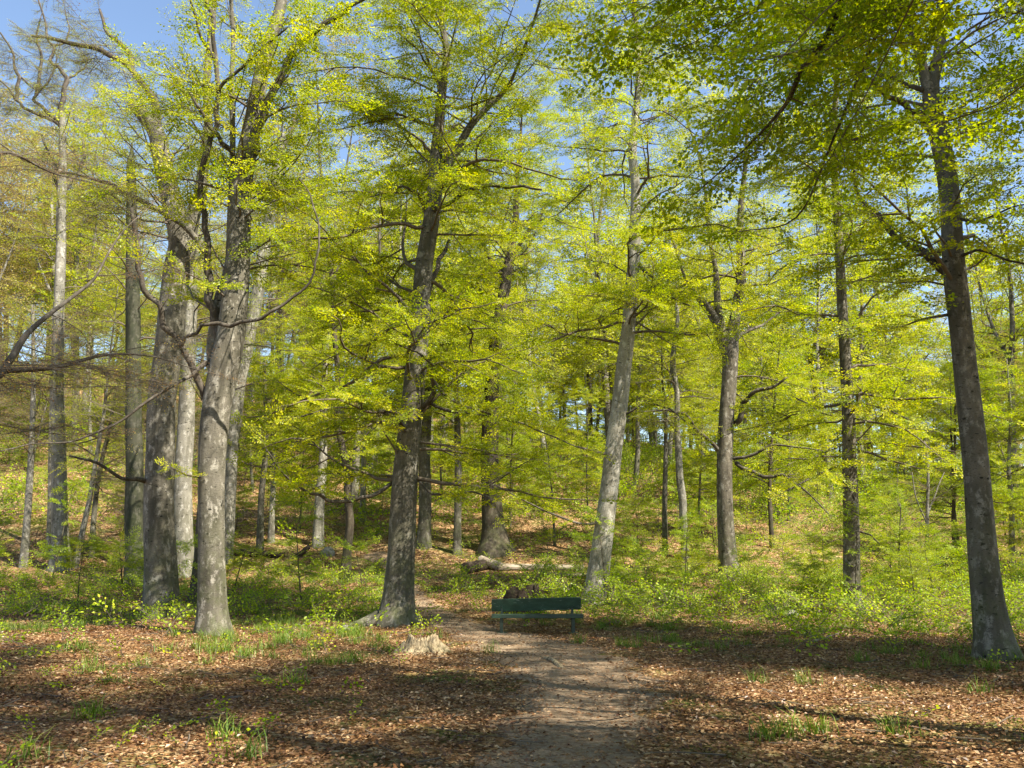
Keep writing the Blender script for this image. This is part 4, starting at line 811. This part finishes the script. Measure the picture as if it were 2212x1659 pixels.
def rock(name, label, px_, py_, w, h, m_, seed, cat='stone', spiky=0.0):
    r = np.random.default_rng(seed); P = gp(px_, py_); s = cdepth(P)/F; nu, nv = 26, 14; V = []
    ph = r.uniform(0, 6, 8); colr = r.normal(0, 1, nu)*spiky*1.1
    for a_ in np.linspace(0.02, pi/2+.35, nv):
        for b_ in np.linspace(0, 2*pi, nu, endpoint=False):
            k_ = 1+.16*sin(3*b_+ph[0])*sin(a_*2+ph[1])+.10*sin(5*b_+ph[2]+a_*3)+spiky*max(0, sin(2*b_+ph[3]))*cos(a_*2)+.04*r.normal()
            V.append((math.sin(a_)*cos(b_)*w*s/2*k_, math.sin(a_)*sin(b_)*w*s/2.4*k_, cos(a_)*h*s*k_*(1+(colr[int(round(b_/(2*pi)*nu)) % nu]*math.sin(a_)**.5 if spiky else 0))))
    i = np.arange(nv-1)[:, None]*nu; j = np.arange(nu)[None]; k_ = (j+1) % nu; a = Acc(); a.add(V, np.stack([i+j, i+nu+j, i+nu+k_, i+k_], -1).reshape(-1, 4))
    return tag(link(name, a.mesh(name, m_), None, P), label, cat)
STONE = woodmat('stone', (0.10, 0.10, 0.08), (0.20, 0.19, 0.16), (0.3, 0.29, 0.26), (1, 1, 1), 7)
rock('root_plate', 'dark jagged heap of rotten wood showing above the left half of the bench back', 1126, 1330, 78, 44, LOGD, 1, 'rotten wood', .35)
rock('rotten_stump', 'dark pointed rotten stump showing above the middle of the bench back', 1158, 1330, 26, 44, LOGD, 2, 'stump', .3)
rock('rock', 'pale stone in the greenery left of the path past the crooked dark tree', 708, 1198, 30, 14, STONE, 3)
rock('rock', 'small white stone near the right frame edge beyond the thick beech', 2203, 1222, 12, 10, STONE, 4)
rock('rock', 'brownish stone nestled in bright greenery right of the leaning beech', 1338, 1290, 26, 14, STONE, 5)
rock('rock', 'pale flat stone at the foot of the buttressed beech roots', 748, 1360, 30, 8, STONE, 6)
rock('rock', 'grey stone in the shade left of the pale broken stub', 1708, 1332, 36, 14, STONE, 7)
# snaking surface roots of the buttressed beech belong to it
bt = [o for o in COL.objects if o.get('label', '').startswith('sturdy dark beech')][0]
for (azd, ln, w0, cv) in [(185, 1.3, .13, .2), (215, .8, .12, -.3), (255, .45, .13, .3), (290, .5, .12, -.3), (330, .55, .13, .4), (15, .7, .12, .2)]:
    az = math.radians(azd); t = np.linspace(0, 1, 10); rr = .26+ln*t; b_ = np.array(bt.location); xx = b_[0]+rr*cos(az+cv*t); yy = b_[1]+rr*sin(az+cv*t)
    a = Acc(); tube(a, np.stack([xx, yy, terrain(xx, yy)+.30*(1-t)**2.5+.03-.09*t], -1), w0*(1-t*.7), 10, trunk_rad(r, -50, 0, 5, .07)); link('root', a.mesh('root', BARK, b_), bt)
